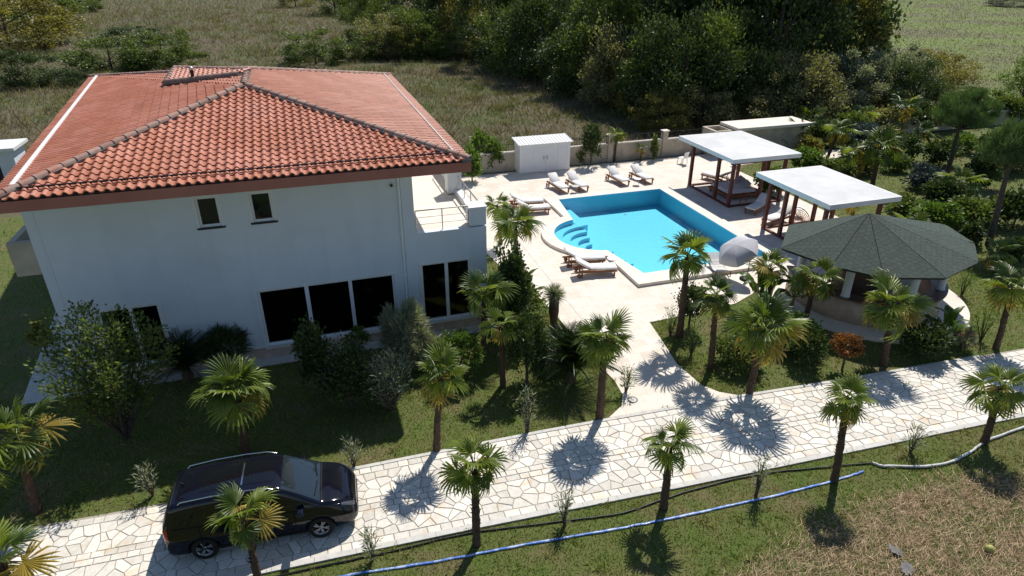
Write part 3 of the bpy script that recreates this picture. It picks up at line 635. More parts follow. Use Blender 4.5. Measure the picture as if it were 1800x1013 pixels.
# ------------------------------------------------------------------ loungers and poolside furniture
def make_lounger():
    t = thing('sun_lounger', 'x', 'sun lounger')
    for s in (-1, 1):
        MB().bar((s*.31, 0, .27), (s*.31, 1.98, .27), .045, .085).build('side_rail', 'wood', t)
        MB().box(s*.31-.035, s*.31+.035, .10, .17, 0, .225).build('leg', 'wood', t); MB().box(s*.31-.035, s*.31+.035, 1.62, 1.69, .0, .225).build('leg', 'wood', t)
        lg = MB().lathe([(.0, -.025), (.10, -.025), (.10, .025), (0, .025)], 16).build('wheel', 'wood', t, (s*.38, 1.8, .11)); lg.rotation_euler = (0, R(90), 0)
        MB().bar((s*.26, 1.22, .32), (s*.26, 1.93, .74), .04, .06).build('back_rail', 'wood', t)
        MB().bar((s*.36, 1.0, .36), (s*.36, 1.75, .36), .06, .03).build('armrest', 'wood', t)
    MB().bar((-.24, 1.62, .30), (-.24, 1.72, .59), .03, .03).bar((.24, 1.62, .30), (.24, 1.72, .59), .03, .03).build('back_prop', 'wood', t)
    for i in range(9): MB().box(-.285, .285, .04+i*.135, .13+i*.135, .315, .335).build('slat', 'wood', t)
    def pad(name, pts, th):
        pts = [Vector(p) for p in pts]; mb = MB(); prof = []; n = len(pts)
        # rounded slab swept along pts
        ring = [(-.30, .0), (-.315, .25), (-.315, .7), (-.29, 1.0), (.29, 1.0), (.315, .7), (.315, .25), (.30, .0)]
        vs = []
        for i, p in enumerate(pts):
            d = (pts[min(i+1, n-1)]-pts[max(i-1, 0)]).normalized(); up = Vector((1, 0, 0)).cross(d); f = .86 if i in (0, n-1) else 1
            vs += [p+Vector((x*f, 0, 0))+up*(z*th*f+th*(1-f)/2) for x, z in ring]
        k = 8; mb.add(vs, [(i*k+j, i*k+(j+1) % k, (i+1)*k+(j+1) % k, (i+1)*k+j) for i in range(n-1) for j in range(k)], True); mb.add(vs[:k], [tuple(range(k))]); mb.add(vs[-k:], [tuple(range(k))[::-1]])
        return mb.build(name, 'cushion', t)
    pad('seat_cushion', [(0, .0, .338), (0, .04, .338), (0, .6, .332), (0, 1.2, .338), (0, 1.24, .338)], .085)
    pad('back_cushion', [(0, 1.25, .355), (0, 1.29, .38), (0, 1.6, .565), (0, 1.9, .745), (0, 1.94, .77)], .085)
    return t
ln0 = make_lounger(); used = [False]
def place(proto, flag, x, y, rz, label, group=None, z=.03, name=None):
    o = proto if not flag[0] else copy_tree(proto); flag[0] = True
    o.location = (x, y, z); o.rotation_euler = (0, 0, R(rz)); o['label'] = label
    if group: o['group'] = group
    return o
LG = 'teak sun loungers round the pool'
for x, y, rz, lab in ((15.05, 36.55, 6, 'teak lounger with white cushion before the shed, the one nearer the villa'),
                      (16.35, 36.5, 6, 'white-cushioned teak lounger before the shed, the one farther from the villa'),
                      (19.35, 36.75, 6, 'white-cushioned teak lounger of the railing-side pair, nearer the white shed'),
                      (21.05, 36.7, 6, 'white-cushioned teak lounger of the railing-side pair, nearer the daybed cabana'),
                      (12.95, 34.9, 82, 'white-cushioned teak lounger beside the round step bay, farther from the villa palms'),
                      (12.95, 33.75, 84, 'white-cushioned teak lounger beside the round step bay, partly behind the villa palms'),
                      (12.95, 26.2, 78, 'teak lounger with raised white back, tucked against the curved coping'),
                      (13.0, 25.0, 78, 'teak lounger with white cushion on the open deck, outer one of its pair'),
                      (25.2, 36.9, 200, 'white-cushioned teak lounger standing behind the cabana daybed'),
                      (23.75, 29.8, -62, 'white-cushioned teak lounger between the two cabanas, back raised'),
                      (23.6, 28.1, -75, 'white-cushioned teak lounger reaching into the cabana next to the bar')):
    place(ln0, used, x, y, rz, lab, LG)
def small_table(x, y, label, r=.24, h=.42, m='white'):
    t = thing('side_table', label, 'side table', (x, y, .03)); MB().lathe([(0, h-.025), (r, h-.025), (r, h), (0, h)], 24, smooth=False).build('table_top', m, t)
    for k in range(3):
        a = R(30+120*k); MB().tube([(r*.35*math.cos(a), r*.35*math.sin(a), h-.026), (r*.85*math.cos(a), r*.85*math.sin(a), 0)], .011, 6).build('leg', 'steel', t)
small_table(15.75, 36.6, 'small round pool table between the two loungers before the shed', m='kerb'); small_table(20.2, 36.8, 'small round pool table between the railing-side loungers')
small_table(13.15, 25.75, 'small round pool table at the foot of the loungers on the open deck'); small_table(*G(1403, 366, .5), 'round white table beside the wicker chair under the cabana', .36, .5)
# daybed
db = thing('daybed', 'low timber daybed with a thick white mattress under the cabana', 'daybed', (25.0, 33.3, .03))
MB().box(-1.05, 1.05, -1.1, 1.1, .18, .32).build('frame', 'wood', db)
for sx in (-1, 1):
    for sy in (-1, 1): MB().box(sx*.93-.05, sx*.93+.05, sy*.98-.05, sy*.98+.05, 0, .179).build('leg', 'wood', db)
def soft(name, hx, hy, h, m, parent=None, e=.3):
    mb = MB(); n = 14; vs = []
    for i in range(n+1):
        for j in range(n+1):
            u, v = i/n*2-1, j/n*2-1; b = max(0, (1-abs(u)**6))*max(0, (1-abs(v)**6)); vs.append((u*hx, v*hy, h*(.5+.5*b**e)))
    k = len(vs); vs += [(x, y, h*.0+.5*h-(z-.5*h)) for x, y, z in vs]
    q = lambda i, j: i*(n+1)+j
    mb.add(vs, [(q(i, j), q(i+1, j), q(i+1, j+1), q(i, j+1)) for i in range(n) for j in range(n)]+[(k+q(i, j), k+q(i, j+1), k+q(i+1, j+1), k+q(i+1, j)) for i in range(n) for j in range(n)], True)
    return mb.build(name, m, parent)
o = soft('mattress', 1.02, 1.06, .24, 'cushion', db, .15); o.location = (0, 0, .32)
for i, (x, y, rz, tl, lab) in enumerate(((25.75, 33.75, 20, 28, 'grey scatter pillow on the daybed, leaning against the other pillow'), (25.55, 32.95, -8, 20, 'grey scatter pillow on the daybed near its corner post'))):
    p = tag(soft('pillow', .36, .25, .17, 'pillow'), lab, 'pillow', 'pillows on the daybed'); p.location = (x, y, .66); p.rotation_euler = (R(tl), R(-25), R(rz))
# wire chairs beside the daybed, wicker chair
def wire_chair(x, y, rz, label):
    t = thing('wire_chair', label, 'chair', (x, y, .03), R(rz))
    MB().tube([(.24*math.cos(a), .24*math.sin(a), .44) for a in np.linspace(0, 2*math.pi, 19)], .012, 6).build('seat_ring', 'wood', t)
    for k in range(7): MB().tube([(-.2+k*.067, -.2, .44), (-.2+k*.067, .2, .44)], .006, 5).build('seat_wire', 'wood', t)
    for k in range(4):
        a = R(45+90*k); MB().tube([(.2*math.cos(a), .2*math.sin(a), .44), (.27*math.cos(a), .27*math.sin(a), 0)], .011, 6).build('leg', 'wood', t)
    MB().tube([(-.24, .1, .44), (-.27, .22, .7), (-.15, .3, .86), (.15, .3, .86), (.27, .22, .7), (.24, .1, .44)], .012, 6).build('back_frame', 'wood', t)
    for k in range(6): MB().tube([(-.17+k*.068, .2, .44), (-.17+k*.068, .29, .84)], .006, 5).build('back_wire', 'wood', t)
wire_chair(*G(1305, 362), 150, 'thin brown wire chair beside the daybed corner post'); wire_chair(*G(1322, 345), 60, 'thin brown wire chair half hidden behind the daybed corner')
def papasan(x, y):
    t = thing('wicker_chair', 'round open-weave wicker chair beside the white round table', 'chair', (x, y, .03), R(20))
    for k in range(5):
        r = .48*(k+1)/5; MB().tube([(r*math.cos(a), -.05+r*math.sin(a)*.8, .32+.5*(r/.48)**2*.35+r*math.sin(a)*.6) for a in np.linspace(0, 2*math.pi, 25)], .012 if k < 4 else .022, 6).build('hoop', 'wood', t)
    for k in range(12):
        a = 2*math.pi*k/12; MB().tube([(q*math.cos(a), -.05+q*math.sin(a)*.8, .32+.5*(q/.48)**2*.35+q*math.sin(a)*.6) for q in (.02, .16, .32, .48)], .007, 5).build('spoke', 'wood', t)
    MB().tube([(.3*math.cos(a), .3*math.sin(a), .012) for a in np.linspace(0, 2*math.pi, 21)], .014, 6).build('base_hoop', 'wood', t)
    for k in range(4):
        a = R(45+90*k); MB().tube([(.3*math.cos(a), .3*math.sin(a), .01), (.17*math.cos(a), .17*math.sin(a), .30)], .013, 6).build('leg', 'wood', t)
papasan(*G(1405, 392))
# white table near the store and a white chair inside the bar
def plastic_chair(x, y, z, rz, label):
    t = thing('white_chair', label, 'chair', (x, y, z), R(rz)); MB().box(-.24, .24, -.24, .24, .42, .45).build('seat', 'white', t)
    MB().add([(-.23, .22, .45), (.23, .22, .45), (.25, .34, .88), (-.25, .34, .88), (-.23, .25, .45), (.23, .25, .45), (.25, .37, .88), (-.25, .37, .88)], [(0, 1, 2, 3), (7, 6, 5, 4), (3, 2, 6, 7), (0, 3, 7, 4), (1, 5, 6, 2)]).build('backrest', 'white', t)
    for sx in (-1, 1):
        for sy in (-1, 1): MB().bar((sx*.21, sy*.21, .42), (sx*.25, sy*.25, 0), .04).build('leg', 'white', t)
plastic_chair(25.6, 40.3, .03, 200, 'white plastic chair by the boundary wall behind the daybed cabana')
# swing-canopy lounger by the pool
sl_ = thing('sling_lounger', 'curved sling lounger with striped pale fabric beside the grey parasol', 'sun lounger', (*G(1268, 490), .03), R(-14))
cv = [(0, -.15, .42), (0, .15, .30), (0, .45, .25), (0, .75, .33), (0, 1.05, .5), (0, 1.35, .72)]
for i in range(len(cv)-1):
    for q in range(2):
        a = Vector(cv[i]).lerp(Vector(cv[i+1]), q/2+.03); b = Vector(cv[i]).lerp(Vector(cv[i+1]), q/2+.47); MB().bar(a, b, .62, .03).build('sling_pad', 'cushion', sl_)
for s in (-1, 1):
    MB().tube([(s*.33, y, z-.02) for _, y, z in cv], .018, 8).build('side_tube', 'metal_dark', sl_)
    MB().tube([(s*.33, -.1, .40), (s*.36, -.1, .1), (s*.36, .1, .015), (s*.36, 1.0, .015), (s*.36, 1.25, .12), (s*.34, 1.2, .6)], .02, 8).build('leg_tube', 'metal_dark', sl_)
pr_ = thing('parasol', 'grey dome-shaped parasol leaning over the sling lounger by the pool', 'parasol', (*G(1312, 492), .03), R(-20))
MB().tube([(0, 0, 0), (.05, .1, .8), (.03, .2, 1.4), (-.15, .25, 1.72), (-.4, .25, 1.82)], .024, 8).build('pole', 'metal_dark', pr_)
MB().lathe([(.32, 0), (.32, .05), (.06, .08), (.0, .08)], 24).build('base', 'metal_dark', pr_)
dome = MB(); nA, nB = 6, 7
for a in range(nA):
    vs = []
    for i in range(nB+1):
        ph = R(78)*i/nB
        for j in range(7):
            th = 2*math.pi*(a+j/6)/nA; sag = 1-.10*math.sin(math.pi*j/6)*(i/nB)**1.2; rr = 1.0*math.sin(ph)*sag; vs.append((rr*math.cos(th), rr*math.sin(th), .85*math.cos(ph)-.05*math.sin(math.pi*j/6)*(i/nB)))
    mb = MB(); mb.add(vs, [(i*7+j, (i+1)*7+j, (i+1)*7+j+1, i*7+j+1) for i in range(nB) for j in range(6)], True)
    o = mb.build('canopy_panel', 'parasol', pr_); o.location = (-.45, .25, 1.15); o.rotation_euler = (R(8), R(-32), R(10)); o.scale = (1, 1, .72)
# ------------------------------------------------------------------ hoses and pipe on the front lawn
def hose(name, pts, r, m, label, cat, flat=1.):
    P_ = [Vector((*G(u, v), r*flat+.012)) for u, v in pts]; out = []
    for i in range(len(P_)-1):
        p0, p1, p2, p3 = P_[max(i-1, 0)], P_[i], P_[i+1], P_[min(i+2, len(P_)-1)]
        for q in range(7):
            t = q/7; out.append(.5*((2*p1)+(p2-p0)*t+(2*p0-5*p1+4*p2-p3)*t*t+(3*p1-p0-3*p2+p3)*t**3)+Vector((0, random.uniform(-.012, .012), 0)))
    out.append(P_[-1]); mb = MB().tube(out, [r*random.uniform(.88, 1.1) for _ in out], 10)
    if flat != 1: mb.v = [(x, y, z*flat if flat < 1 else z) for x, y, z in mb.v]
    return tag(mb.build(name, m), label, cat)
hose('lay_flat_hose', [(560, 1024), (640, 1008), (770, 988), (900, 963), (1080, 932), (1200, 908), (1330, 880), (1460, 848), (1517, 830)], .036, 'bluehose', 'shiny blue lay-flat hose stretched across the front lawn', 'hose', .7)
hose('water_pipe', [(420, 1030), (600, 990), (700, 968), (830, 938), (990, 918), (1100, 902), (1200, 868), (1330, 836), (1450, 823), (1530, 816)], .022, 'blackpipe', 'thin black water pipe running along the drive kerb', 'pipe')
hose('corrugated_hose', [(1532, 816), (1548, 821), (1562, 822), (1650, 820), (1700, 800), (1735, 777), (1800, 753), (1850, 736)], .04, 'whitehose', 'dirty white hose curving round the lawn palms', 'hose')
ml = tag(MB().lathe([(0, -.10), (.06, -.085), (.1, -.03), (.105, .02), (.075, .08), (0, .1)], 16).build('melon', mat('melon', (.45, .42, .12), .5, (.30, .33, .08), 30)), 'small yellow-green melon lying among the dry straw', 'melon'); ml.location = (*G(1737, 970), .1); ml.rotation_euler = (R(75), R(30), 0)
# ------------------------------------------------------------------ parked car
MT['paint'] = mat('midnight_paint', (.004, .0045, .010), .06, spec=.5)
MT['tint'] = mat('tinted_glass', (.005, .006, .008), .03, spec=.5)
MT['screen'] = mat('windscreen_glass', (.012, .020, .025), .03, spec=.7, coat=.4)
MT['tyre'] = mat('tyre', (.012, .012, .012), .85); MT['alloy'] = mat('alloy', (.55, .56, .58), .3, metal=.9)
MT['blacktrim'] = mat('black_trim', (.008, .008, .008), .7, spec=.2); MT['chrome'] = mat('chrome', (.75, .75, .76), .15, metal=1.)
MT['lampred'] = mat('red_lamp', (.45, .012, .015), .15, coat=1.); MT['lampclear'] = mat('clear_lamp', (.10, .11, .12), .15, metal=.3, coat=.6)
def catmull(keys, n):
    keys = np.array(keys, float); k = len(keys); out = []; tt = np.linspace(0, k-1, n)
    for t in tt:
        i = min(int(t), k-2); f = t-i; p0, p1, p2, p3 = keys[max(i-1, 0)], keys[i], keys[i+1], keys[min(i+2, k-1)]
        out.append(.5*((2*p1)+(p2-p0)*f+(2*p0-5*p1+4*p2-p3)*f*f+(3*p1-p0-3*p2+p3)*f**3))
    return np.array(out), tt
def car():
    cx, cy = -2.24, 13.92
    t = thing('parked_car', 'black people carrier with glass roof parked on the paved drive', 'car', (cx, cy, .028), R(-3.6)); t.scale = (.94, .96, .99)
    # stations: x, zbot, zbelt, wbelt, wmax, ztop(centre), wroof, zedge
    S = [(-2.40, .42, .80, .74, .78, .84, .60, .82), (-2.38, .28, 1.02, .83, .86, 1.12, .66, 1.09), (-2.33, .22, 1.06, .86, .90, 1.30, .66, 1.24), (-2.18, .20, 1.06, .88, .93, 1.58, .65, 1.52),
         (-1.95, .20, 1.05, .89, .945, 1.665, .655, 1.60), (-1.4, .20, 1.04, .90, .95, 1.705, .67, 1.64), (-.7, .20, 1.03, .905, .952, 1.725, .68, 1.66), (0., .20, 1.02, .905, .952, 1.71, .675, 1.645),
         (.45, .20, 1.01, .90, .95, 1.655, .66, 1.59), (.85, .20, 1.0, .895, .95, 1.47, .68, 1.40), (1.25, .20, .99, .885, .945, 1.235, .72, 1.17), (1.50, .20, .975, .87, .94, 1.095, .74, 1.045),
         (1.80, .20, .93, .85, .93, 1.03, .70, .99), (2.08, .21, .86, .80, .90, .945, .62, .91), (2.28, .22, .74, .70, .83, .82, .50, .79), (2.39, .26, .60, .55, .70, .66, .36, .64), (2.43, .36, .50, .42, .52, .54, .25, .53)]
    rings = []
    for x, zb, zl, wl, wm, zt, wr, ze in S:
        wr = min(wr*1.10, wl*.97); ze += .015 if x < 1.4 else 0
        r = [(0, zb), (wm*.80, zb), (wm*.96, zb+.08), (wm, zb+(zl-zb)*.45), (wm*.995, zb+(zl-zb)*.72), (wl, zl), (wl*.62+wr*.38, zl*.6+ze*.4), (wl*.22+wr*.78, zl*.18+ze*.82), (wr*.93, ze+(zt-ze)*.45), (wr*.62, ze+(zt-ze)*.84), (wr*.3, zt-(zt-ze)*.03), (0, zt)]
        rings.append([(x, y, z) for y, z in r])
    rings = np.array(rings); NS, NRg = 97, 67
    st = np.array([catmull(rings[:, j], NS)[0] for j in range(rings.shape[1])])      # ring, station, 3
    g = np.array([catmull(st[:, i], NRg)[0] for i in range(NS)])                       # station, ring, 3
    ui = np.linspace(0, len(S)-1, NS); vi = np.linspace(0, 11, NRg)
    g[:, 0, 1] = 0; g[:, -1, 1] = 0
    full = np.concatenate([g, g[:, -2:0:-1]*np.array([1, -1, 1])], 1); m = full.shape[1]
    V = full.reshape(-1, 3); Fq = [(i*m+j, (i+1)*m+j, (i+1)*m+(j+1) % m, i*m+(j+1) % m) for i in range(NS-1) for j in range(m)]
    mb = MB(); mb.add(V, Fq, True); mb.add(V[:m], [tuple(range(m))]); mb.add(V[-m:], [tuple(range(m))[::-1]])
    body = mb.build('body', 'paint', t); me = body.data
    import bmesh
    bm = bmesh.new(); bm.from_mesh(me); bmesh.ops.remove_doubles(bm, verts=bm.verts, dist=.0004); bmesh.ops.recalc_face_normals(bm, faces=bm.faces); bm.to_mesh(me); bm.free()
    WB = (-1.50, 1.42); WR = .335
    cutters = []
    for wx in WB:
        for s in (-1, 1):
            c = MB().lathe([(0, -.16), (WR+.055, -.16), (WR+.055, .16), (0, .16)], 40, smooth=False); cm = c.mesh('cut', None); co = bpy.data.objects.new('cut', cm); COL.objects.link(co)
            b2 = bmesh.new(); b2.from_mesh(cm); bmesh.ops.remove_doubles(b2, verts=b2.verts, dist=1e-4); bmesh.ops.recalc_face_normals(b2, faces=b2.faces); b2.to_mesh(cm); b2.free()
            co.parent = t; co.location = (wx, s*.90, WR+.01); co.rotation_euler = (R(90), 0, 0); cutters.append(co)
            md = body.modifiers.new('b', 'BOOLEAN'); md.operation = 'DIFFERENCE'; md.object = co; md.solver = 'EXACT'
    dg = bpy.context.evaluated_depsgraph_get(); dg.update(); nm = bpy.data.meshes.new_from_object(body.evaluated_get(dg)); body.modifiers.clear(); body.data = nm
    for c in cutters: bpy.data.objects.remove(c)
    def patch(name, u0, u1, v0, v1, m_, off=.004, mirror=True, cut=None, parent=None):
        res = []
        for s in ((1, -1) if mirror else (0,)):
            us = np.linspace(u0, u1, max(3, int((u1-u0)*7))); ws = np.linspace(v0, v1, max(3, int((v1-v0)*6)))
            fu = np.clip(us/(len(S)-1)*(NS-1), 0, NS-1.001); fv = np.clip(ws/11*(NRg-1), 0, NRg-1.001); iu = fu.astype(int); iv = fv.astype(int); a_ = (fu-iu)[:, None, None]; b_ = (fv-iv)[None, :, None]
            A_ = g[np.ix_(iu, iv)]*(1-a_)*(1-b_)+g[np.ix_(iu+1, iv)]*a_*(1-b_)+g[np.ix_(iu, iv+1)]*(1-a_)*b_+g[np.ix_(iu+1, iv+1)]*a_*b_
            if s == 0: A_ = np.concatenate([A_, A_[:, -2::-1]*np.array([1, -1, 1])], 1)
            if s == -1: A_ = A_*np.array([1, -1, 1])
            a, b = A_.shape[:2]; du = np.gradient(A_, axis=0); dv = np.gradient(A_, axis=1); n = np.cross(du, dv); n /= np.linalg.norm(n, axis=2)[..., None]+1e-9
            cen = np.array([0, 0, .8]); sg = np.sign(((A_-cen)*n).sum(2))[..., None]; A2 = A_+n*sg*off
            q = MB(); q.add(A2.reshape(-1, 3), [(i*b+j, (i+1)*b+j, (i+1)*b+j+1, i*b+j+1) for i in range(a-1) for j in range(b-1)], True)
            res.append(q.build(name, m_, parent or t))
        return res
    patch('windscreen', 8.25, 10.9, 8.05, 11, 'screen', mirror=False)
    patch('rear_window', 1.25, 3.05, 8.1, 11, 'tint', mirror=False)
    for a, b in ((3.35, 4.75), (4.9, 6.45), (6.62, 8.05)): patch('side_window', a, b, 5.12, 7.6, 'tint')
    patch('quarter_window', 8.2, 9.25, 5.15, 6.3, 'tint')
    ro_ = patch('glass_roof', 4.9, 6.35, 9.2, 11, 'tint', .006, False)[0]; patch('glass_roof', 6.42, 7.75, 9.2, 11, 'tint', .006, False)
    patch('roof_trim', 6.36, 6.41, 9.2, 11, 'chrome', .007, False)
    patch('headlamp', 12.75, 14.5, 4.9, 6.6, 'lampclear', .006); patch('tail_lamp', 1.0, 2.5, 3.7, 5.2, 'lampred', .008)
    patch('sill_trim', 4.5, 10.8, 1.9, 2.35, 'blacktrim', .008); patch('belt_trim', 3.35, 9.2, 4.98, 5.1, 'blacktrim', .007)
    patch('grille', 14.6, 15.6, 5.2, 11, 'blacktrim', .006, False); patch('grille_bar', 14.9, 15.05, 5.2, 11, 'chrome', .010, False)
    patch('bumper_strip', 14.2, 15.9, 2.2, 2.5, 'chrome', .008)
    for u in (4.83, 6.53, 8.9): patch('door_gap', u-.025, u+.025, 2.4, 5.0, 'blacktrim', .0015)
    patch('bonnet_gap', 11.0, 11.08, 5.6, 11, 'blacktrim', .004, False)
    for s in (-1, 1):
        rail = MB().tube([(-1.95, s*.665, 1.60), (-1.85, s*.68, 1.70), (-1.2, s*.70, 1.755), (-.4, s*.71, 1.77), (.15, s*.705, 1.74), (.38, s*.70, 1.66)], .017, 8).build('roof_rail', 'chrome', t)
        hs = soft('mirror', .10, .12, .15, 'paint', t, .4); hs.location = (.98, s*1.05, .98); MB().box(-.04, .04, -.08, .08, -.01, .05).build('mirror_arm', 'blacktrim', t, (.98, s*.94, .99))
        MB().box(-.052, -.042, -.09, .09, .03, .12).build('mirror_glass', 'chrome', hs)
        for hx in (-.55, .55): MB().bar((hx-.1, s*.955, .87), (hx+.1, s*.955, .875), .025, .03).build('door_handle', 'chrome', t)
        MB().bar((1.42, s*.1+.05, 1.165), (1.36, s*.1+.58 if s > 0 else -.62, 1.185), .02, .015).build('wiper', 'blacktrim', t)
    MB().bar((-1.88, 0, 1.68), (-1.98, 0, 1.76), .03, .03).build('aerial', 'blacktrim', t)
    MB().box(-2.425, -2.40, -.26, .26, .78, .89).build('plate', 'white', t)
    for wx in WB:
        for s in (-1, 1):
            w_ = MB().lathe([(WR-.11, -.10), (WR-.02, -.105), (WR, -.07), (WR, .07), (WR-.02, .105), (WR-.115, .10)], 36); wo = w_.build('wheel', 'tyre', t, (wx, s*.845, WR)); wo.rotation_euler = (R(90) if s < 0 else R(-90), random.random(), 0)
            MB().lathe([(WR-.12, .098), (WR-.13, .085), (WR-.15, .03), (WR-.15, -.05)], 36).build('rim', 'alloy', wo)
            MB().lathe([(0, -.03), (WR-.14, -.03)], 24).build('brake_disc', 'blacktrim', wo); MB().lathe([(0, .088), (.05, .085), (.062, .05)], 16).build('hub', 'alloy', wo)
            for k in range(5):
                a = 2*math.pi*k/5
                for d in (-.16, .16): MB().bar((.04*math.cos(a+d*.6), .04*math.sin(a+d*.6), .07), ((WR-.125)*math.cos(a+d), (WR-.125)*math.sin(a+d), .085), .034, .03).build('spoke', 'alloy', wo)
car()
# ------------------------------------------------------------------ vegetation
MT['frond'] = mat('palm_frond', (.165, .215, .034), .42, rnd=.32, spec=.45, trans=.40)
MT['frond_d'] = mat('palm_frond_dark', (.085, .13, .026), .42, rnd=.3, spec=.45, trans=.32)
MT['frond_y'] = mat('palm_frond_old', (.32, .245, .05), .55, rnd=.3, trans=.3)
MT['cycad'] = mat('cycad_leaf', (.028, .050, .014), .35, rnd=.35, spec=.5, trans=.12)
MT['banana'] = mat('banana_leaf', (.07, .13, .022), .4, rnd=.3, trans=.35)
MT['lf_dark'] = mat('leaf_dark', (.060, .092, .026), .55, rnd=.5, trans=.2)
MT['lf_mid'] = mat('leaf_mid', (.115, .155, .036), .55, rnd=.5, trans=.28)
MT['lf_olive'] = mat('leaf_olive', (.21, .205, .095), .6, rnd=.5, trans=.36)
MT['lf_yel'] = mat('leaf_yellow', (.20, .185, .048), .55, rnd=.45, trans=.3)
MT['lf_silver'] = mat('leaf_silver', (.26, .285, .205), .6, rnd=.5, trans=.28)
MT['lf_bright'] = mat('leaf_bright', (.105, .175, .030), .5, rnd=.45, trans=.3)
MT['lf_blue'] = mat('leaf_blue', (.085, .115, .115), .6, rnd=.4, trans=.1)
MT['lf_rust'] = mat('leaf_rust', (.27, .115, .035), .7, rnd=.4, trans=.2)
MT['pine'] = mat('pine_needle', (.085, .145, .048), .5, rnd=.45, trans=.25)
MT['petal'] = mat('pink_petal', (.62, .06, .12), .6, rnd=.2); MT['fruit'] = mat('date_fruit', (.33, .17, .04), .6, rnd=.3)
def nrmz(a): return a/(np.linalg.norm(a, axis=-1, keepdims=True)+1e-9)
def leaves(P_, D, L_, W_, cup=0.):
    n = len(P_); D = nrmz(D); sd_ = nrmz(np.cross(D, RNG.normal(size=(n, 3)))); L_ = np.broadcast_to(L_, n)[:, None]; W_ = np.broadcast_to(W_, n)[:, None]
    V = np.stack([P_, P_+D*L_*.45+sd_*W_*.5, P_+D*L_, P_+D*L_*.45-sd_*W_*.5], 1)
    return V.reshape(-1, 3), np.arange(4*n).reshape(-1, 4)
def merge(parts):
    V = []; F_ = []; o = 0
    for v, f in parts: V.append(v); F_.append(f+o); o += len(v)
    return np.concatenate(V), np.concatenate(F_)
# --- fan frond
def fan_mesh(name, m, ns=22, droop=.10, bend=15, R0=.66, pet=.40, spread=128):
    mb = MB(); mb.bar((0, 0, 0), (0, pet, .0), .024, .016)
    cb, sb = math.cos(R(bend)), math.sin(R(bend)); c0 = Vector((0, pet, 0))
    def pt(r, a, z=0.):
        x = r*math.sin(a); y = r*math.cos(a); z = z - droop*(r/R0)**2.4*R0*1.5 + .10*abs(x)*(1-r/R0); return c0+Vector((x, y*cb+z*sb, -y*sb+z*cb))
    for k in range(ns):
        a0 = R(-spread+2*spread*k/ns); a1 = R(-spread+2*spread*(k+1)/ns); am = (a0+a1)/2; L_ = R0*(.76+.24*math.cos(am*.8))*random.uniform(.93, 1.03)
        if random.random() < .05: continue
        if random.random() < .10: L_ *= random.uniform(.6, .85)
        mid = L_*.48; jit = random.uniform(-.07, .07); hw = (a1-a0)/2; tz = random.uniform(-.13, .0)
        vs = [c0, pt(mid, a0, -.012), pt(mid, am, .018), pt(mid, a1, -.012), pt(L_*.78, am-hw*.52+jit*.5, -.006), pt(L_*.78, am+jit*.5, .008), pt(L_*.78, am+hw*.52+jit*.5, -.006), pt(L_, am+jit, tz)]
        mb.add(vs, [(0, 1, 2), (0, 2, 3), (1, 4, 5, 2), (2, 5, 6, 3), (5, 4, 7), (6, 5, 7)])
    return mb.mesh(name, m)
FAN = {}
for nm, mm in (('g', 'frond'), ('d', 'frond_d'), ('y', 'frond_y')):
    FAN[nm] = [[fan_mesh('frond', mm, 20, random.uniform(.02, .07), random.uniform(0, 10), spread=random.uniform(95, 130)) for _ in range(3)], [fan_mesh('frond', mm, 20, random.uniform(.10, .18), random.uniform(12, 30), spread=random.uniform(100, 130)) for _ in range(4)], [fan_mesh('frond', mm, 18, random.uniform(.22, .34), random.uniform(30, 50), spread=random.uniform(100, 125)) for _ in range(4)]]
def palm_at(base, crown, z0=0.):
    b = np.array(G(*base, z0)); r_ = ray(*crown); d = r_[:2]; t = (b @ d)/(d @ d); c = d*t      # crown in the upright plane through the base, facing the camera
    return (float(b[0]), float(b[1])), Vector((float(c[0]-b[0]), float(c[1]-b[1]), 0)), float(CAM_H+r_[2]*t)
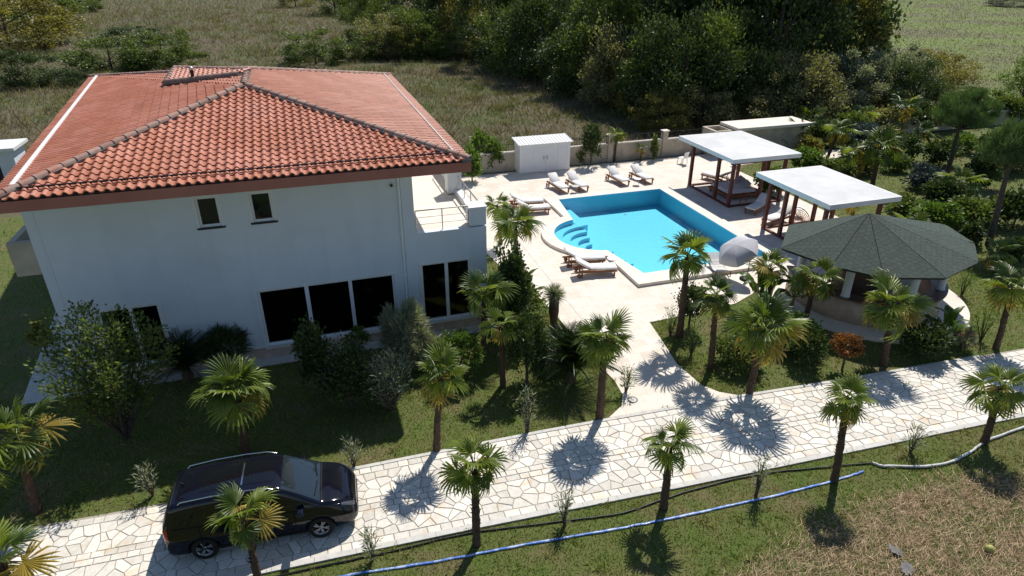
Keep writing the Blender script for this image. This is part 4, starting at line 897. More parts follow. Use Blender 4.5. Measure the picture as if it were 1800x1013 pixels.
def fan_palm(base, crown, rpx, label, n=26, group=None, dry=.12, tr=.12, fruit=False, z0=0., dark=.3, name='fan_palm', rough=1.):
    (bx_, by_), off, z = palm_at(base, crown, z0); z = max(z-z0, .25); sc = rpx*depth(bx_, by_, z)/F_PX*1.06; n = int(n*random.uniform(.46, .62)); sc *= random.uniform(.94, 1.08); lift = random.uniform(-10, 8); dry = dry*random.uniform(.5, 1.8); tr = tr*.78
    t = thing(name, label, 'palm tree', (bx_, by_, z0), 0, group); off.z = 0
    lean = Vector((off.x*.9, off.y*.9, z)); pts = [Vector((0, 0, -.05))]; rad = [tr*1.25]
    K = max(5, int(z/.16))
    for i in range(1, K+1):
        f = i/K; p = Vector((lean.x*f**1.3, lean.y*f**1.3, z*f)); pts.append(p+Vector((random.uniform(-.008, .008), random.uniform(-.008, .008), 0))); rad.append(tr*(1.15-.35*f+(.22 if i % 2 else 0)*(.5+f*.4))*random.uniform(.93, 1.08))
    top = pts[-1]; rad[-1] = tr*.55
    MB().tube(pts, rad, 9, smooth=False).build('trunk', 'bark', t)
    # fibre skirt: old leaf bases sticking out of the trunk
    sk = MB(); cnt = int(16+z*14)
    for i in range(cnt):
        f = 1-random.random()**1.3*.95; p = Vector((lean.x*f**1.3, lean.y*f**1.3, z*f)); a = random.uniform(0, 6.283); d = Vector((math.cos(a), math.sin(a), random.uniform(.5, 1.1))); r0 = tr*.8
        s_ = Vector((-math.sin(a), math.cos(a), 0))*.035; q = p+Vector((math.cos(a), math.sin(a), 0))*r0; e_ = q+d*random.uniform(.05, .12); sk.add([q-s_, q+s_, e_], [(0, 1, 2)])
    tag(sk.build('leaf_bases', 'bark', t), kind='stuff')
    for i in range(n):
        f = (i+.5)/n; a = i*2.39996+random.uniform(-.5, .5); el = R(68+lift-(88+90*dry)*f)+random.uniform(-.26, .26)
        v = 0 if f < .35 else (1 if f < .72 else 2); kind = 'y' if (f > 1-dry*2 and random.random() < .6) else ('d' if random.random() < dark else 'g')
        d = Vector((math.cos(el)*math.cos(a), math.cos(el)*math.sin(a), math.sin(el))); sx = Vector((math.sin(a), -math.cos(a), 0)); uz = sx.cross(d)
        s = sc*random.uniform(.8, 1.1)*(.8 if f < .15 else 1); o = top+Vector((0, 0, .10*sc*(1-f)-.05*sc))
        M_ = Matrix(((sx.x*s, d.x*s, uz.x*s, o.x), (sx.y*s, d.y*s, uz.y*s, o.y), (sx.z*s, d.z*s, uz.z*s, o.z), (0, 0, 0, 1)))
        fr_ = link('frond', random.choice(FAN[kind][v]), t, mw=M_ @ Matrix.Rotation(random.uniform(-.6, .6), 4, 'Y'))
    if fruit:
        P_ = RNG.normal(size=(420, 3))*np.array([.16, .16, .12])*sc + np.array([top.x, top.y, top.z-.22*sc]); fv = leaves(P_, RNG.normal(size=(420, 3)), .05, .04); link('fruit_cluster', npmesh('fruit_cluster', *fv, 'fruit'), t)
    return t
FRONT = 'fan palms along the front lawn'
fan_palm((455, 1022), (430, 912), 62, 'fan palm whose crown overlaps the side of the parked black car', 22, tr=.10, dry=.2)
fan_palm((838, 957), (834, 818), 66, 'fan palm on the front lawn, the one closest ahead of the parked car', 28, dark=.15)
fan_palm((1166, 893), (1178, 782), 56, 'fan palm on the front lawn opposite the pale garden path', 28, dark=.15)
fan_palm((1466, 846), (1486, 703), 54, 'tall slender fan palm beside the free end of the blue hose', 26, dark=.15)
fan_palm((1729, 780), (1758, 682), 60, 'fan palm on the front lawn where the white hose bends round it', 28, dark=.15)
fan_palm((30, 1090), (5, 985), 80, 'fan palm on the front lawn behind the parked car, only its crown showing', 22, dry=.25)
fan_palm((66, 900), (32, 765), 92, 'large yellowing fan palm with fruit at the shaded end of the villa lawn', 30, dry=.3, fruit=True, tr=.14)
fan_palm((434, 800), (418, 690), 76, 'dense round fan palm standing right behind the parked car', 40, dark=.25, tr=.13)
fan_palm((768, 792), (776, 662), 58, 'fan palm on the villa lawn between the oleander and the drive', 28)
fan_palm((850, 622), (852, 520), 60, 'fan palm in front of the villa sliding door', 28)
fan_palm((884, 678), (880, 574), 38, 'small-crowned fan palm beside the dark conifer on the villa lawn', 20, tr=.11)
fan_palm((1054, 735), (1064, 600), 62, 'full fan palm at the lawn corner by the drain cover path, above the cycad', 34, fruit=True, tr=.14)
fan_palm((908, 520), (906, 398), 50, 'fan palm beside the balcony corner pier of the villa', 30)
fan_palm((880, 430), (873, 362), 32, 'small fan palm tucked behind the villa corner near the pool loungers', 22)
fan_palm((1194, 592), (1208, 452), 52, 'ivy-clad fan palm at the pool end of the path island', 28, tr=.15)
fan_palm((1248, 648), (1258, 522), 48, 'fan palm on the path island between the ivy-clad palm and the drive', 28, dark=.45)
fan_palm((1317, 692), (1342, 580), 66, 'broad fan palm on the island edge next to the drive', 34, tr=.13)
fan_palm((1347, 552), (1354, 472), 40, 'slim fan palm beside the banana leaves and grey parasol', 22, dry=.2)
fan_palm((1412, 580), (1434, 486), 50, 'fan palm leaning against the left eave of the bar roof', 28)
fan_palm((1552, 642), (1566, 540), 62, 'fan palm with dry skirt standing before the round bar counter', 32, fruit=True, tr=.14)
fan_palm((1750, 614), (1778, 505), 58, 'fan palm with curved trunk on the lawn past the bar', 28)
fan_palm((1532, 330), (1548, 258), 46, 'thick twin-trunked fan palm behind the second cabana, larger crown', 34, dark=.6, tr=.16)
fan_palm((1510, 322), (1508, 268), 38, 'twin fan palm behind the second cabana, smaller crown', 26, dark=.6, tr=.13)
fan_palm((1454, 280), (1478, 228), 30, 'slender leaning fan palm by the pale paved patch', 22, dark=.5)
fan_palm((1582, 236), (1588, 186), 30, 'dark fan palm against the far boundary wall', 22, dark=.7)
fan_palm((1400, 262), (1402, 228), 28, 'fan palm right beside the end of the garden store', 20, dark=.5)
fan_palm((1358, 262), (1362, 240), 26, 'low fan palm in front of the garden store wall', 18, dark=.4)
fan_palm((1520, 240), (1518, 204), 30, 'fan palm below the silvery shrub along the boundary wall', 20, dark=.4)
fan_palm((1425, 238), (1422, 206), 26, 'fan palm peeping over the garden store roof', 18, dark=.5)
fan_palm((1680, 352), (1690, 322), 42, 'low spreading fan palm under the leaning pine', 24, dark=.4)
fan_palm((1752, 482), (1752, 446), 36, 'low fan palm beyond the bar roof on the grass', 22, dark=.4)
fan_palm((1080, 284), (1084, 240), 20, 'small bright fan palm against the railing wall', 18, dark=.1, tr=.09)
fan_palm((1126, 284), (1128, 262), 17, 'tiny trunkless fan palm against the boundary wall', 14, dark=.3, tr=.07)
fan_palm((1620, 425), (1600, 400), 38, 'low fan palm just behind the bar roof ridge', 20, dark=.4)
fan_palm((1500, 392), (1490, 350), 28, 'pale low fan palm between the second cabana and the bar', 18, dark=.2)
fan_palm((1640, 262), (1618, 232), 26, 'fan palm standing between the two garden pines', 18, dark=.6)

# --- generic shrubs and trees
def crown_cloud(n, nclump, rad, ls, lw, clump_r=.28, squash=1., inner=.45, up=.25, low=-.55):
    c = nrmz(RNG.normal(size=(nclump*3, 3))); c = c[c[:, 2] > low][:nclump]; c = c*(inner+(1-inner)*RNG.random((len(c), 1))**.5)*(1+RNG.normal(size=(len(c), 1))*.10)
    idx = RNG.integers(0, len(c), n); w_ = .6+.8*RNG.random(len(c)); P_ = c[idx]+RNG.normal(size=(n, 3))*clump_r*w_[idx][:, None]*np.array([1, 1, .75])
    D = P_+np.array([0, 0, up])+RNG.normal(size=(n, 3))*.7
    P_ = P_*np.array(rad)*np.array([1, 1, squash]); s = .6+.8*RNG.random(n)
    return leaves(P_, D*np.array(rad), ls*s, lw*s)
def stems(h, r, k, spread, zt, m='bark2', parent=None):
    mb = MB(); mb.tube([(0, 0, -.1), (0, 0, h*.5), (.03*h, .02*h, h)], [r*1.2, r, r*.8], 8)
    for i in range(k):
        a = 6.283*i/k+random.uniform(-.4, .4); d = Vector((math.cos(a)*spread, math.sin(a)*spread, zt*random.uniform(.7, 1))); mb.tube([(0, 0, h*.6), (d.x*.35, d.y*.35, h*.6+(d.z-h*.6)*.5), d], [r*.7, r*.45, r*.12], 6)
    return mb.build('trunk', m, parent)
def shrub(u, v, top, wpx, label, m, n=1500, ls=.10, lw=.035, name='shrub', cat='shrub', stem=0., nclump=26, clump_r=.26, group=None, z0=0., inner=.45, low=-.6, up=.3, flowers=None):
    x, y = G(u, v, z0); d = depth(x, y); z = max(.3, ZAT(u, top, (x, y))-z0); rx = wpx*.5*d/F_PX
    t = thing(name, label, cat, (x, y, z0), random.uniform(0, 6), group); zc = stem+(z-stem)*.5; rz = (z-stem)*.5
    stems(max(.15, zc*.7), .02+.012*z, 5, rx*.6, z*.85, parent=t)
    V, F_ = crown_cloud(int(n*2.4), int(nclump*1.3), (rx*.76, rx*.76, rz*.84), ls*1.2, lw*1.35, clump_r*.85, inner=inner, low=low, up=up); V[:, 2] = np.maximum(V[:, 2]+zc, .03)
    link('foliage', npmesh('foliage', V, F_, m), t)
    if flowers:
        k = V.reshape(-1, 4, 3)[:, 2]; k = k[RNG.choice(len(k), flowers[1])]; fv = leaves(np.repeat(k, 5, 0), RNG.normal(size=(len(k)*5, 3)), .06, .05); link('flowers', npmesh('flowers', *fv, flowers[0]), t)
    return t
def spray(u, v, top, wpx, label, m, ns, per, ll, lw, name, cat, group=None, bare=.25, z0=0., leader=1., droop=0.):
    x, y = G(u, v, z0); d = depth(x, y); z = max(.35, ZAT(u, top, (x, y))-z0); rx = wpx*.5*d/F_PX; t = thing(name, label, cat, (x, y, z0), random.uniform(0, 6), group)
    st = MB(); P_ = []; D = []
    for k in range(ns):
        a = k*2.4+random.uniform(-.4, .4); f = math.sqrt((k+.3)/ns); hz = z*(1-.38*f*f*leader)*random.uniform(.86, 1.0); e = Vector((math.cos(a)*rx*f, math.sin(a)*rx*f, hz)); b0 = Vector((random.uniform(-.03, .03), random.uniform(-.03, .03), 0)); m_ = Vector((e.x*.45, e.y*.45, hz*.5))
        pts = [b0.lerp(m_, q*2) if q < .5 else m_.lerp(e, q*2-1) for q in (0, .25, .5, .75, 1)]; st.tube(pts, [.012+.010*z, .010+.007*z, .008+.004*z, .008, .004], 5)
        for i in range(per):
            q = bare+(1-bare)*random.random()**.8; c = b0.lerp(m_, q*2) if q < .5 else m_.lerp(e, q*2-1); dr = (e-m_).normalized(); side = Vector((random.gauss(0, 1), random.gauss(0, 1), random.gauss(0, .5))); sp = .03+.11*rx*(1-abs(q-.6)); P_.append(c+side*sp*.8); D.append(dr*.8+side*.7-Vector((0, 0, droop)))
    st.build('stems', 'bark2', t); P_ = np.array(P_); n = len(P_); s = .65+.6*RNG.random(n); V, F_ = leaves(P_, np.array(D), ll*s, lw*s); link('foliage', npmesh('foliage', V, F_, m), t); return t
spray(222, 770, 498, 215, 'tall loose broadleaf tree in front of the shaded villa window', 'lf_mid', 24, 340, .12, .065, 'broadleaf_tree', 'tree', None, .32)
shrub(85, 628, 560, 34, 'bright leafy sapling peeping past the villa corner', 'lf_yel', 500, .09, .06, 'sapling', 'tree', .4)
shrub(402, 640, 572, 84, 'dark spiky rosemary bush against the villa plinth', 'lf_dark', 2200, .22, .018, nclump=40, clump_r=.2, low=-.2)
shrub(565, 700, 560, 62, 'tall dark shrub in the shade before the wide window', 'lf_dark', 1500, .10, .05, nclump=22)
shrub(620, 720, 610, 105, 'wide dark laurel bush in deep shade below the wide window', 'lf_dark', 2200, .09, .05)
shrub(632, 632, 575, 44, 'thin shaded sapling by the villa step', 'lf_mid', 320, .09, .05, 'sapling', 'tree', .5)
shrub(714, 645, 535, 82, 'feathery grey-green bush between the wide window and sliding door', 'lf_silver', 3600, .24, .016, nclump=60, clump_r=.16, low=-.5, inner=.6)
shrub(752, 650, 590, 70, 'wispy pale feather bush spilling beside the taller feathery one', 'lf_silver', 1600, .22, .014, nclump=40, clump_r=.18, low=-.3)
shrub(808, 664, 580, 96, 'round bright green box bush on the villa lawn', 'lf_bright', 3400, .06, .035, nclump=60, clump_r=.12, inner=.75)
spray(688, 722, 612, 96, 'oleander bush with pale tips at the edge of the villa shade', 'lf_silver', 34, 60, .17, .028, 'oleander', 'shrub', None, .1)
shrub(926, 675, 552, 84, 'dark pyramidal conifer beside the small-crowned palm', 'lf_dark', 3800, .09, .03, 'conifer', 'tree', .1, 60, .16, inner=.6)
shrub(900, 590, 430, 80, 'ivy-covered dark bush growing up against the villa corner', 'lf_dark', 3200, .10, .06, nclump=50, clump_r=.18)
shrub(905, 560, 500, 110, 'low leafy planting between the villa corner and the deck', 'lf_mid', 2200, .12, .06, nclump=40, clump_r=.2)
shrub(975, 645, 600, 60, 'dark low shrub behind the cycad', 'lf_dark', 900, .09, .05)
shrub(1210, 578, 500, 56, 'ivy sleeve hanging round the island palm trunk', 'lf_dark', 1300, .07, .055, 'ivy', 'ivy', .3, 30, .2)
shrub(1295, 640, 585, 95, 'wide mixed shrub under the island palms', 'lf_mid', 2000, .10, .045, nclump=40)
shrub(1390, 610, 555, 85, 'light green leafy shrub beside the broad island palm', 'lf_bright', 1700, .12, .06, nclump=34)
shrub(1290, 600, 560, 50, 'small grey-blue lavender bush on the path island', 'lf_blue', 1100, .12, .014, nclump=40, clump_r=.14)
shrub(1480, 650, 590, 52, 'rust-brown dried bush in front of the bar', 'lf_rust', 900, .07, .04, 'dried_bush', 'shrub', .55, 24, .2)
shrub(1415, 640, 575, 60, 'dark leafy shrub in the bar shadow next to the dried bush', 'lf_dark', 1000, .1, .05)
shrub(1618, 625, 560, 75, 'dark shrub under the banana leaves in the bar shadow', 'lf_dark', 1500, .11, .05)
shrub(1688, 612, 570, 34, 'oleander with pink flowers at the edge of the bar slab', 'lf_silver', 600, .13, .022, 'oleander', 'shrub', .05, 22, .2, flowers=('petal', 26))
OL = 'young oleanders along the drive'
for u, v, tp, w_, lab in ((268, 872, 800, 40, 'young oleander on the shaded verge behind the parked car'), (655, 985, 922, 34, 'young oleander at the front kerb just ahead of the car'), (992, 925, 855, 26, 'thin oleander beside the black pipe, between two front palms'),
                         (1328, 872, 790, 24, 'thin oleander with a tall tip by the blue hose'), (1600, 795, 740, 34, 'bushy oleander on the front lawn near the white hose'), (926, 760, 668, 32, 'tall narrow oleander on the villa lawn edge by the drive'),
                         (622, 822, 765, 36, 'oleander in the villa shade ahead of the car bonnet'), (1178, 590, 535, 30, 'slim oleander on the island corner nearest the pool'), (1215, 625, 560, 36, 'oleander beside the ivy-clad island palm'),
                         (1722, 600, 525, 40, 'tall oleander on the grass right of the bar slab'), (1690, 520, 470, 24, 'thin oleander behind the bar slab'), (1100, 690, 640, 26, 'oleander beside the full fan palm at the path bend')):
    spray(u, v, tp, w_, lab, 'lf_bright' if v < 700 else 'lf_silver', 7, 34, .17, .026, 'oleander', 'shrub', OL, .15)
for u, v, tp, w_, m, n, lab in ((1350, 340, 295, 50, 'lf_bright', 1300, 'bright citrus bush right behind the daybed cabana'), (1410, 300, 262, 60, 'lf_bright', 1500, 'light green lemon tree beyond the daybed cabana'), (1420, 272, 240, 44, 'lf_yel', 700, 'yellowish shrub by the garden store end'),
                               (1470, 310, 280, 60, 'lf_mid', 900, 'loose green shrub beside the twin palms'), (1515, 262, 215, 60, 'lf_blue', 1500, 'weeping blue-grey conifer in the garden'), (1570, 300, 262, 50, 'lf_mid', 900, 'green shrub right of the twin palms'),
                               (1620, 330, 288, 56, 'lf_blue', 1500, 'round grey-green dwarf pine on the grass'), (1650, 290, 245, 60, 'lf_dark', 1200, 'dark evergreen shrub behind the garden pine'), (1640, 400, 355, 70, 'lf_bright', 1700, 'glossy bright shrub just past the bar roof'),
                               (1590, 372, 345, 60, 'lf_mid', 1100, 'green shrub behind the bar roof'), (1720, 330, 270, 62, 'lf_dark', 1500, 'dark loquat bush between the two pines'), (1780, 400, 330, 80, 'lf_dark', 1900, 'wide dark bush beneath the leaning pine'),
                               (1560, 250, 222, 44, 'lf_yel', 700, 'yellow-green shrub at the boundary wall'), (1640, 232, 190, 60, 'lf_yel', 1100, 'yellow-green shrub beyond the far palms'), (1790, 220, 160, 50, 'lf_mid', 900, 'leafy shrub behind the leaning pine'),
                               (1690, 268, 235, 50, 'lf_bright', 900, 'fresh green shrub below the upright pine'), (1700, 430, 388, 36, 'lf_dark', 600, 'small dark shrub by the bar roof edge'), (1780, 455, 420, 50, 'lf_dark', 900, 'dark low shrub at the lawn edge past the bar'),
                               (1038, 292, 216, 34, 'lf_dark', 700, 'glossy magnolia sapling against the railing wall'), (868, 300, 245, 36, 'lf_bright', 700, 'bright climber on the boundary wall left of the shed'), (845, 292, 232, 40, 'lf_bright', 700, 'leafy vine on the wall by the villa roof corner'),
                               (1018, 288, 262, 16, 'lf_mid', 200, 'small creeper on the wall beside the shed'), (1148, 282, 240, 12, 'lf_mid', 220, 'narrow climber on the wall near the pier'), (830, 320, 262, 34, 'lf_bright', 800, 'banana-like bush beside the villa roof corner')):
    shrub(u, v, tp, w_, lab, m, n, .16, .08, nclump=26)
for i, (u, v, tp, w_, m, lab) in enumerate(((1440, 256, 212, 70, 'lf_dark', 'dark evergreen bush hiding the wall right of the garden store'), (1492, 246, 196, 64, 'lf_mid', 'green bush hiding the wall below the grey-green bush'), (1548, 236, 190, 66, 'lf_olive', 'dry olive bush leaning over the wall by the silvery poplar'), (1605, 228, 178, 62, 'lf_dark', 'dark bush hiding the wall behind the dark palm'), (1745, 212, 165, 60, 'lf_mid', 'green bush at the wall between the pines'), (1662, 226, 176, 56, 'lf_mid', 'leafy green bush hiding the wall beside the upright pine'),
    (1510, 300, 250, 70, 'lf_dark', 'dark spreading bush under the twin palms'), (1580, 282, 235, 72, 'lf_dark', 'dark garden bush before the far boundary wall'), (1742, 300, 236, 80, 'lf_dark', 'big dark bush behind the leaning pine trunk'), (1710, 395, 345, 84, 'lf_mid', 'wide green bush on the grass beside the leaning pine trunk'), (1655, 360, 315, 60, 'lf_dark', 'dark bush between the bar roof and the dwarf pine'), (1795, 300, 240, 60, 'lf_dark', 'dark bush beyond the leaning pine crown'))):
    shrub(u, v, tp, w_, lab, m, 1500, .18, .10, nclump=24)
# --- cycads, banana, yucca
def cycad_mesh():
    V = []; F_ = []; mb = MB(); L_ = 1.0; pts = [(0, L_*t, .34*math.sin(t*2.0)-.30*t*t) for t in np.linspace(0, 1, 9)]; mb.tube(pts, [.014]*8+[.004], 5)
    for i in range(34):
        t = .12+.86*i/34; y = L_*t; z = .34*math.sin(t*2.0)-.30*t*t; l = .20*math.sin(math.pi*min(1, t*.8+.18))+.03
        for s in (-1, 1): mb.add([(0, y-.012, z), (s*l*.5, y+.035, z+.03), (s*l, y+.10, z+.0), (s*l*.5, y+.015, z+.025)], [(0, 1, 2, 3)])
    return mb.mesh('frond', 'cycad')
CY = cycad_mesh()
def cycad(u, v, rpx, label, n=30, h=.35):
    x, y = G(u, v); s = rpx*depth(x, y)/F_PX; t = thing('cycad', label, 'cycad', (x, y, 0)); MB().tube([(0, 0, -.05), (0, 0, h*.6), (0, 0, h)], [.16, .2, .12], 10).build('trunk', 'bark', t)
    for i in range(n):
        f = (i+.5)/n; a = i*2.39996; el = R(78-80*f); d = Vector((math.cos(el)*math.cos(a), math.cos(el)*math.sin(a), math.sin(el))); sx = Vector((math.sin(a), -math.cos(a), 0)); uz = sx.cross(d); q = s*random.uniform(.9, 1.08)
        link('frond', CY, t, mw=Matrix(((sx.x*q, d.x*q, uz.x*q, 0), (sx.y*q, d.y*q, uz.y*q, 0), (sx.z*q, d.z*q, uz.z*q, h), (0, 0, 0, 1))))
cycad(1003, 672, 88, 'large cycad with stiff arching fronds at the villa lawn corner', 44, .5); cycad(332, 668, 72, 'shaded cycad by the villa wall between tree and rosemary bush', 34, .4)
def banana_mesh():
    mb = MB(); n = 12; vs = []
    for i in range(n+1):
        t = i/n; y = .25+.95*t; z = .55*math.sin(t*1.9)-.5*t*t; w_ = .17*math.sin(math.pi*min(1, .12+t*.88))**.7
        vs += [(-w_, y, z-.05+.02*math.sin(i*2.1)), (0, y, z), (w_, y, z-.05+.02*math.cos(i*1.7))]
    mb.add(vs, [(i*3+j, i*3+j+1, (i+1)*3+j+1, (i+1)*3+j) for i in range(n) for j in range(2)], True); mb.tube([(0, 0, 0), (0, .12, .0), (0, .27, .07)], .02, 6)
    return mb.mesh('leaf', 'banana')
BN = banana_mesh()
def banana(u, v, top, rpx, label, n=8):
    x, y = G(u, v); h = max(.4, ZAT(u, top, (x, y))*.55); s = rpx*depth(x, y)/F_PX; t = thing('banana_plant', label, 'banana plant', (x, y, 0))
    MB().tube([(0, 0, -.05), (0, 0, h*.5), (.02, 0, h)], [.09, .08, .06], 10).build('stem', 'lf_olive', t)
    for i in range(n):
        a = i*2.4; el = R(70-75*(i+.5)/n); d = Vector((math.cos(el)*math.cos(a), math.cos(el)*math.sin(a), math.sin(el))); sx = Vector((math.sin(a), -math.cos(a), 0)); uz = sx.cross(d); q = s*random.uniform(.85, 1.1)
        link('leaf', BN, t, mw=Matrix(((sx.x*q, d.x*q, uz.x*q, 0), (sx.y*q, d.y*q, uz.y*q, 0), (sx.z*q, d.z*q, uz.z*q, h), (0, 0, 0, 1))))
banana(1330, 548, 490, 52, 'banana plant with torn arching leaves behind the path island', 9); banana(1655, 610, 555, 46, 'banana plant with broad leaves on the bar slab edge', 7); banana(925, 540, 490, 36, 'banana plant at the deck edge below the balcony palm', 6); banana(1390, 545, 500, 44, 'dark banana plant between the slim palm and the bar slab', 6)
yx, yy_ = G(972, 592, .03); yz = ZAT(973, 518, (yx, yy_)); yd = depth(yx, yy_)/F_PX
yu = thing('yucca', 'single yucca with a spiky ball head on a shaggy trunk at the deck edge', 'yucca', (yx, yy_, 0))
MB().tube([(0, 0, 0), (.01, 0, yz*.35), (0, 0, yz*.62), (.0, 0, yz*.9), (0, 0, yz)], [.10, .13, .20, .19, .08], 12, smooth=False).build('trunk', 'bark', yu)
D = nrmz(RNG.normal(size=(420, 3))+np.array([0, 0, .35])); V, F_ = leaves(np.tile(np.array([[0, 0, yz]]), (420, 1)), D, 23*yd, .024); link('spikes', npmesh('spikes', V, F_, 'lf_silver'), yu)
# --- stone pines
def pine(base, crown, wpx, hpx, label):
    (bx_, by_), off, z = palm_at(base, crown); d = depth(bx_, by_)/F_PX; t = thing('stone_pine', label, 'pine tree', (bx_, by_, 0)); c = Vector((off.x, off.y, z))
    tb = c-Vector((0, 0, hpx*.3*d)); MB().tube([(0, 0, -.1), tuple(tb*.35+Vector((.05, 0, 0))), tuple(tb*.7), tuple(tb)], [.17, .14, .12, .10], 9).build('trunk', 'bark2', t)
    br = MB(); n = 115; cl = nrmz(RNG.normal(size=(n, 3))); cl = cl*(.55+.45*RNG.random((n, 1))); cl[:, 2] = np.abs(cl[:, 2])*1.0-.35; P_ = cl*np.array([wpx*.46*d, wpx*.46*d, hpx*.55*d])+np.array(c)
    for q in P_[::3]: br.tube([tuple(tb), tuple((Vector(q)+tb)/2+Vector((0, 0, -.1))), tuple(q)], [.05, .035, .012], 5)
    br.build('branches', 'bark2', t)
    V, F_ = leaves(np.repeat(P_, 150, 0)+RNG.normal(size=(n*150, 3))*.13, RNG.normal(size=(n*150, 3))*.6+np.array([0, 0, 1.4]), .34, .022); link('needles', npmesh('needles', V, F_, 'pine'), t)
pine((1664, 306), (1695, 196), 118, 95, 'upright stone pine with a domed crown behind the bar'); pine((1737, 432), (1785, 260), 100, 110, 'tall leaning stone pine with a long bare trunk')

# --- hedgerow and trees beyond the wall
TV = {}
def tree_mesh(var, m):
    if (var, m) not in TV:
        RNG2 = RNG
        n, nc, cr, inn = ((19000, 40, .125, .55), (17000, 30, .15, .45), (15000, 56, .11, .6), (6500, 34, .13, .4))[var]
        TV[var, m] = npmesh('crown', *crown_cloud(n, nc, (1, 1, 1), .055, .038, cr, inner=inn, low=-.85), m)
    return TV[var, m]
def tree(u, v, h, w_, var, m, label, name='tree', cat='tree', group=None, lift=.12, xy=None):
    x, y = xy or G(u, v); t = thing(name, label, cat, (x, y, -.06), random.uniform(0, 6), group)
    mb = MB(); r = .02*h+.04; mb.tube([(0, 0, -.2), (.1, 0, h*.3), (0, .1, h*.6), (.1, .1, h*.85)], [r*1.3, r, r*.6, r*.15], 8)
    for i in range(6):
        a = i*2.1; mb.tube([(0, 0, h*(.2+.05*i)), (math.cos(a)*w_*.2, math.sin(a)*w_*.2, h*(.36+.06*i)), (math.cos(a)*w_*.42, math.sin(a)*w_*.42, h*(.5+.07*i))], [r*.5, r*.3, r*.08], 6)
    mb.build('trunk', 'bark2', t); o = link('crown', tree_mesh(var, m), t); o.location = (0, 0, h*(.5+lift/2)); o.scale = (w_/2, w_/2, h*(.5-lift/2)); return t
HG = 'trees of the dark belt beyond the boundary wall'
belt = [(640, 72, 9, 8, 1, 'lf_mid'), (690, 98, 6, 9, 0, 'lf_olive'), (735, 100, 7, 8, 1, 'lf_mid'), (775, 92, 10, 8, 0, 'lf_dark'), (820, 95, 12, 9, 1, 'lf_yel'), (865, 112, 11, 9, 0, 'lf_dark'), (905, 128, 8, 8, 1, 'lf_mid'), (950, 140, 10, 9, 0, 'lf_dark'),
        (985, 120, 14, 10, 1, 'lf_mid'), (1015, 160, 8, 8, 1, 'lf_dark'), (1060, 165, 11, 9, 0, 'lf_mid'), (1095, 190, 8, 8, 1, 'lf_olive'), (1130, 165, 15, 11, 0, 'lf_dark'), (1150, 205, 7, 7, 0, 'lf_mid'), (1195, 212, 9, 8, 1, 'lf_dark'), (1215, 180, 16, 12, 0, 'lf_dark'),
        (1250, 205, 9, 8, 0, 'lf_mid'), (1300, 175, 18, 13, 1, 'lf_dark'), (1345, 190, 14, 10, 0, 'lf_dark'), (1400, 165, 17, 12, 1, 'lf_dark'), (1440, 175, 12, 9, 0, 'lf_yel'), (930, 70, 16, 14, 0, 'lf_dark'), (1040, 85, 18, 15, 1, 'lf_dark'), (1160, 95, 19, 15, 0, 'lf_dark'), (1270, 110, 20, 15, 1, 'lf_dark'),
        (1385, 110, 20, 15, 0, 'lf_dark'), (830, 55, 14, 13, 0, 'lf_mid'), (740, 50, 12, 12, 1, 'lf_dark'), (660, 30, 12, 12, 0, 'lf_dark'), (590, 25, 10, 11, 1, 'lf_mid')]
KIND = {'lf_mid': 'mid-green leafy', 'lf_olive': 'olive-green bushy', 'lf_dark': 'dark shaded', 'lf_yel': 'yellow-tinged'}
for u, v, h, w_, var, m in belt:
    where = 'tallest row at the back of the tree belt' if h >= 16 else ('tree belt behind the storage shed and railing' if 860 < u < 1200 and h < 12 else ('end of the tree belt toward the rough field' if u < 860 else 'tree belt behind the cabanas'))
    tree(u, v, h, w_, var, m, f'{KIND[m]} tree in the {where}', 'belt_tree', 'tree', HG, -.10)
for k, (u, v, h, w_, m) in enumerate([(650+34*i, 103+int(max(0, i-6)*10.5), random.uniform(2.6, 4.2), random.uniform(4.5, 7), ('lf_mid', 'lf_olive', 'lf_yel', 'lf_mid')[i % 4]) for i in range(17)]):
    tree(u, v, h, w_, 2, m, f"{KIND[m]} undergrowth bush at the foot of the tree belt", 'undergrowth_bush', 'bush', 'undergrowth along the tree belt', -.1)
SG = 'bushes scattered over the rough field'
for u, v, h, w_, var, m, lab in ((200, 128, 4.4, 11, 2, 'lf_mid', 'wide green bush in the field behind the left villa eave'), (290, 122, 4.6, 10, 2, 'lf_mid', 'wide green bush in the field behind the roof flue'), (235, 78, 3, 10, 2, 'lf_dark', 'dark bush in the field farther behind the wide green ones'), (556, 112, 4.4, 9, 2, 'lf_mid', 'lone round bush in the field above the roof ridge'),
                            (30, 150, 4, 8, 2, 'lf_dark', 'dark bush in the field above the outbuilding'), (120, 148, 1.8, 5, 2, 'lf_dark', 'low dark bush right at the rear roof corner'), (20, 84, 9, 19, 2, 'lf_yel', 'tall yellowish tree at the field edge far behind the outbuilding'), (70, 50, 9, 18, 2, 'lf_mid', 'tall green tree at the field edge behind the yellowish one'),
                            (140, 22, 6, 10, 0, 'lf_mid', 'small green tree on the field edge past the tall pair'), (10, 20, 10, 16, 1, 'lf_dark', 'dark tree at the very edge of the rough field'), (520, 12, 7, 10, 2, 'lf_olive', 'olive bush on the field beside the tree belt')):
    tree(u, v, h, w_, var, m, lab, 'field_bush', 'bush', SG, -.3)
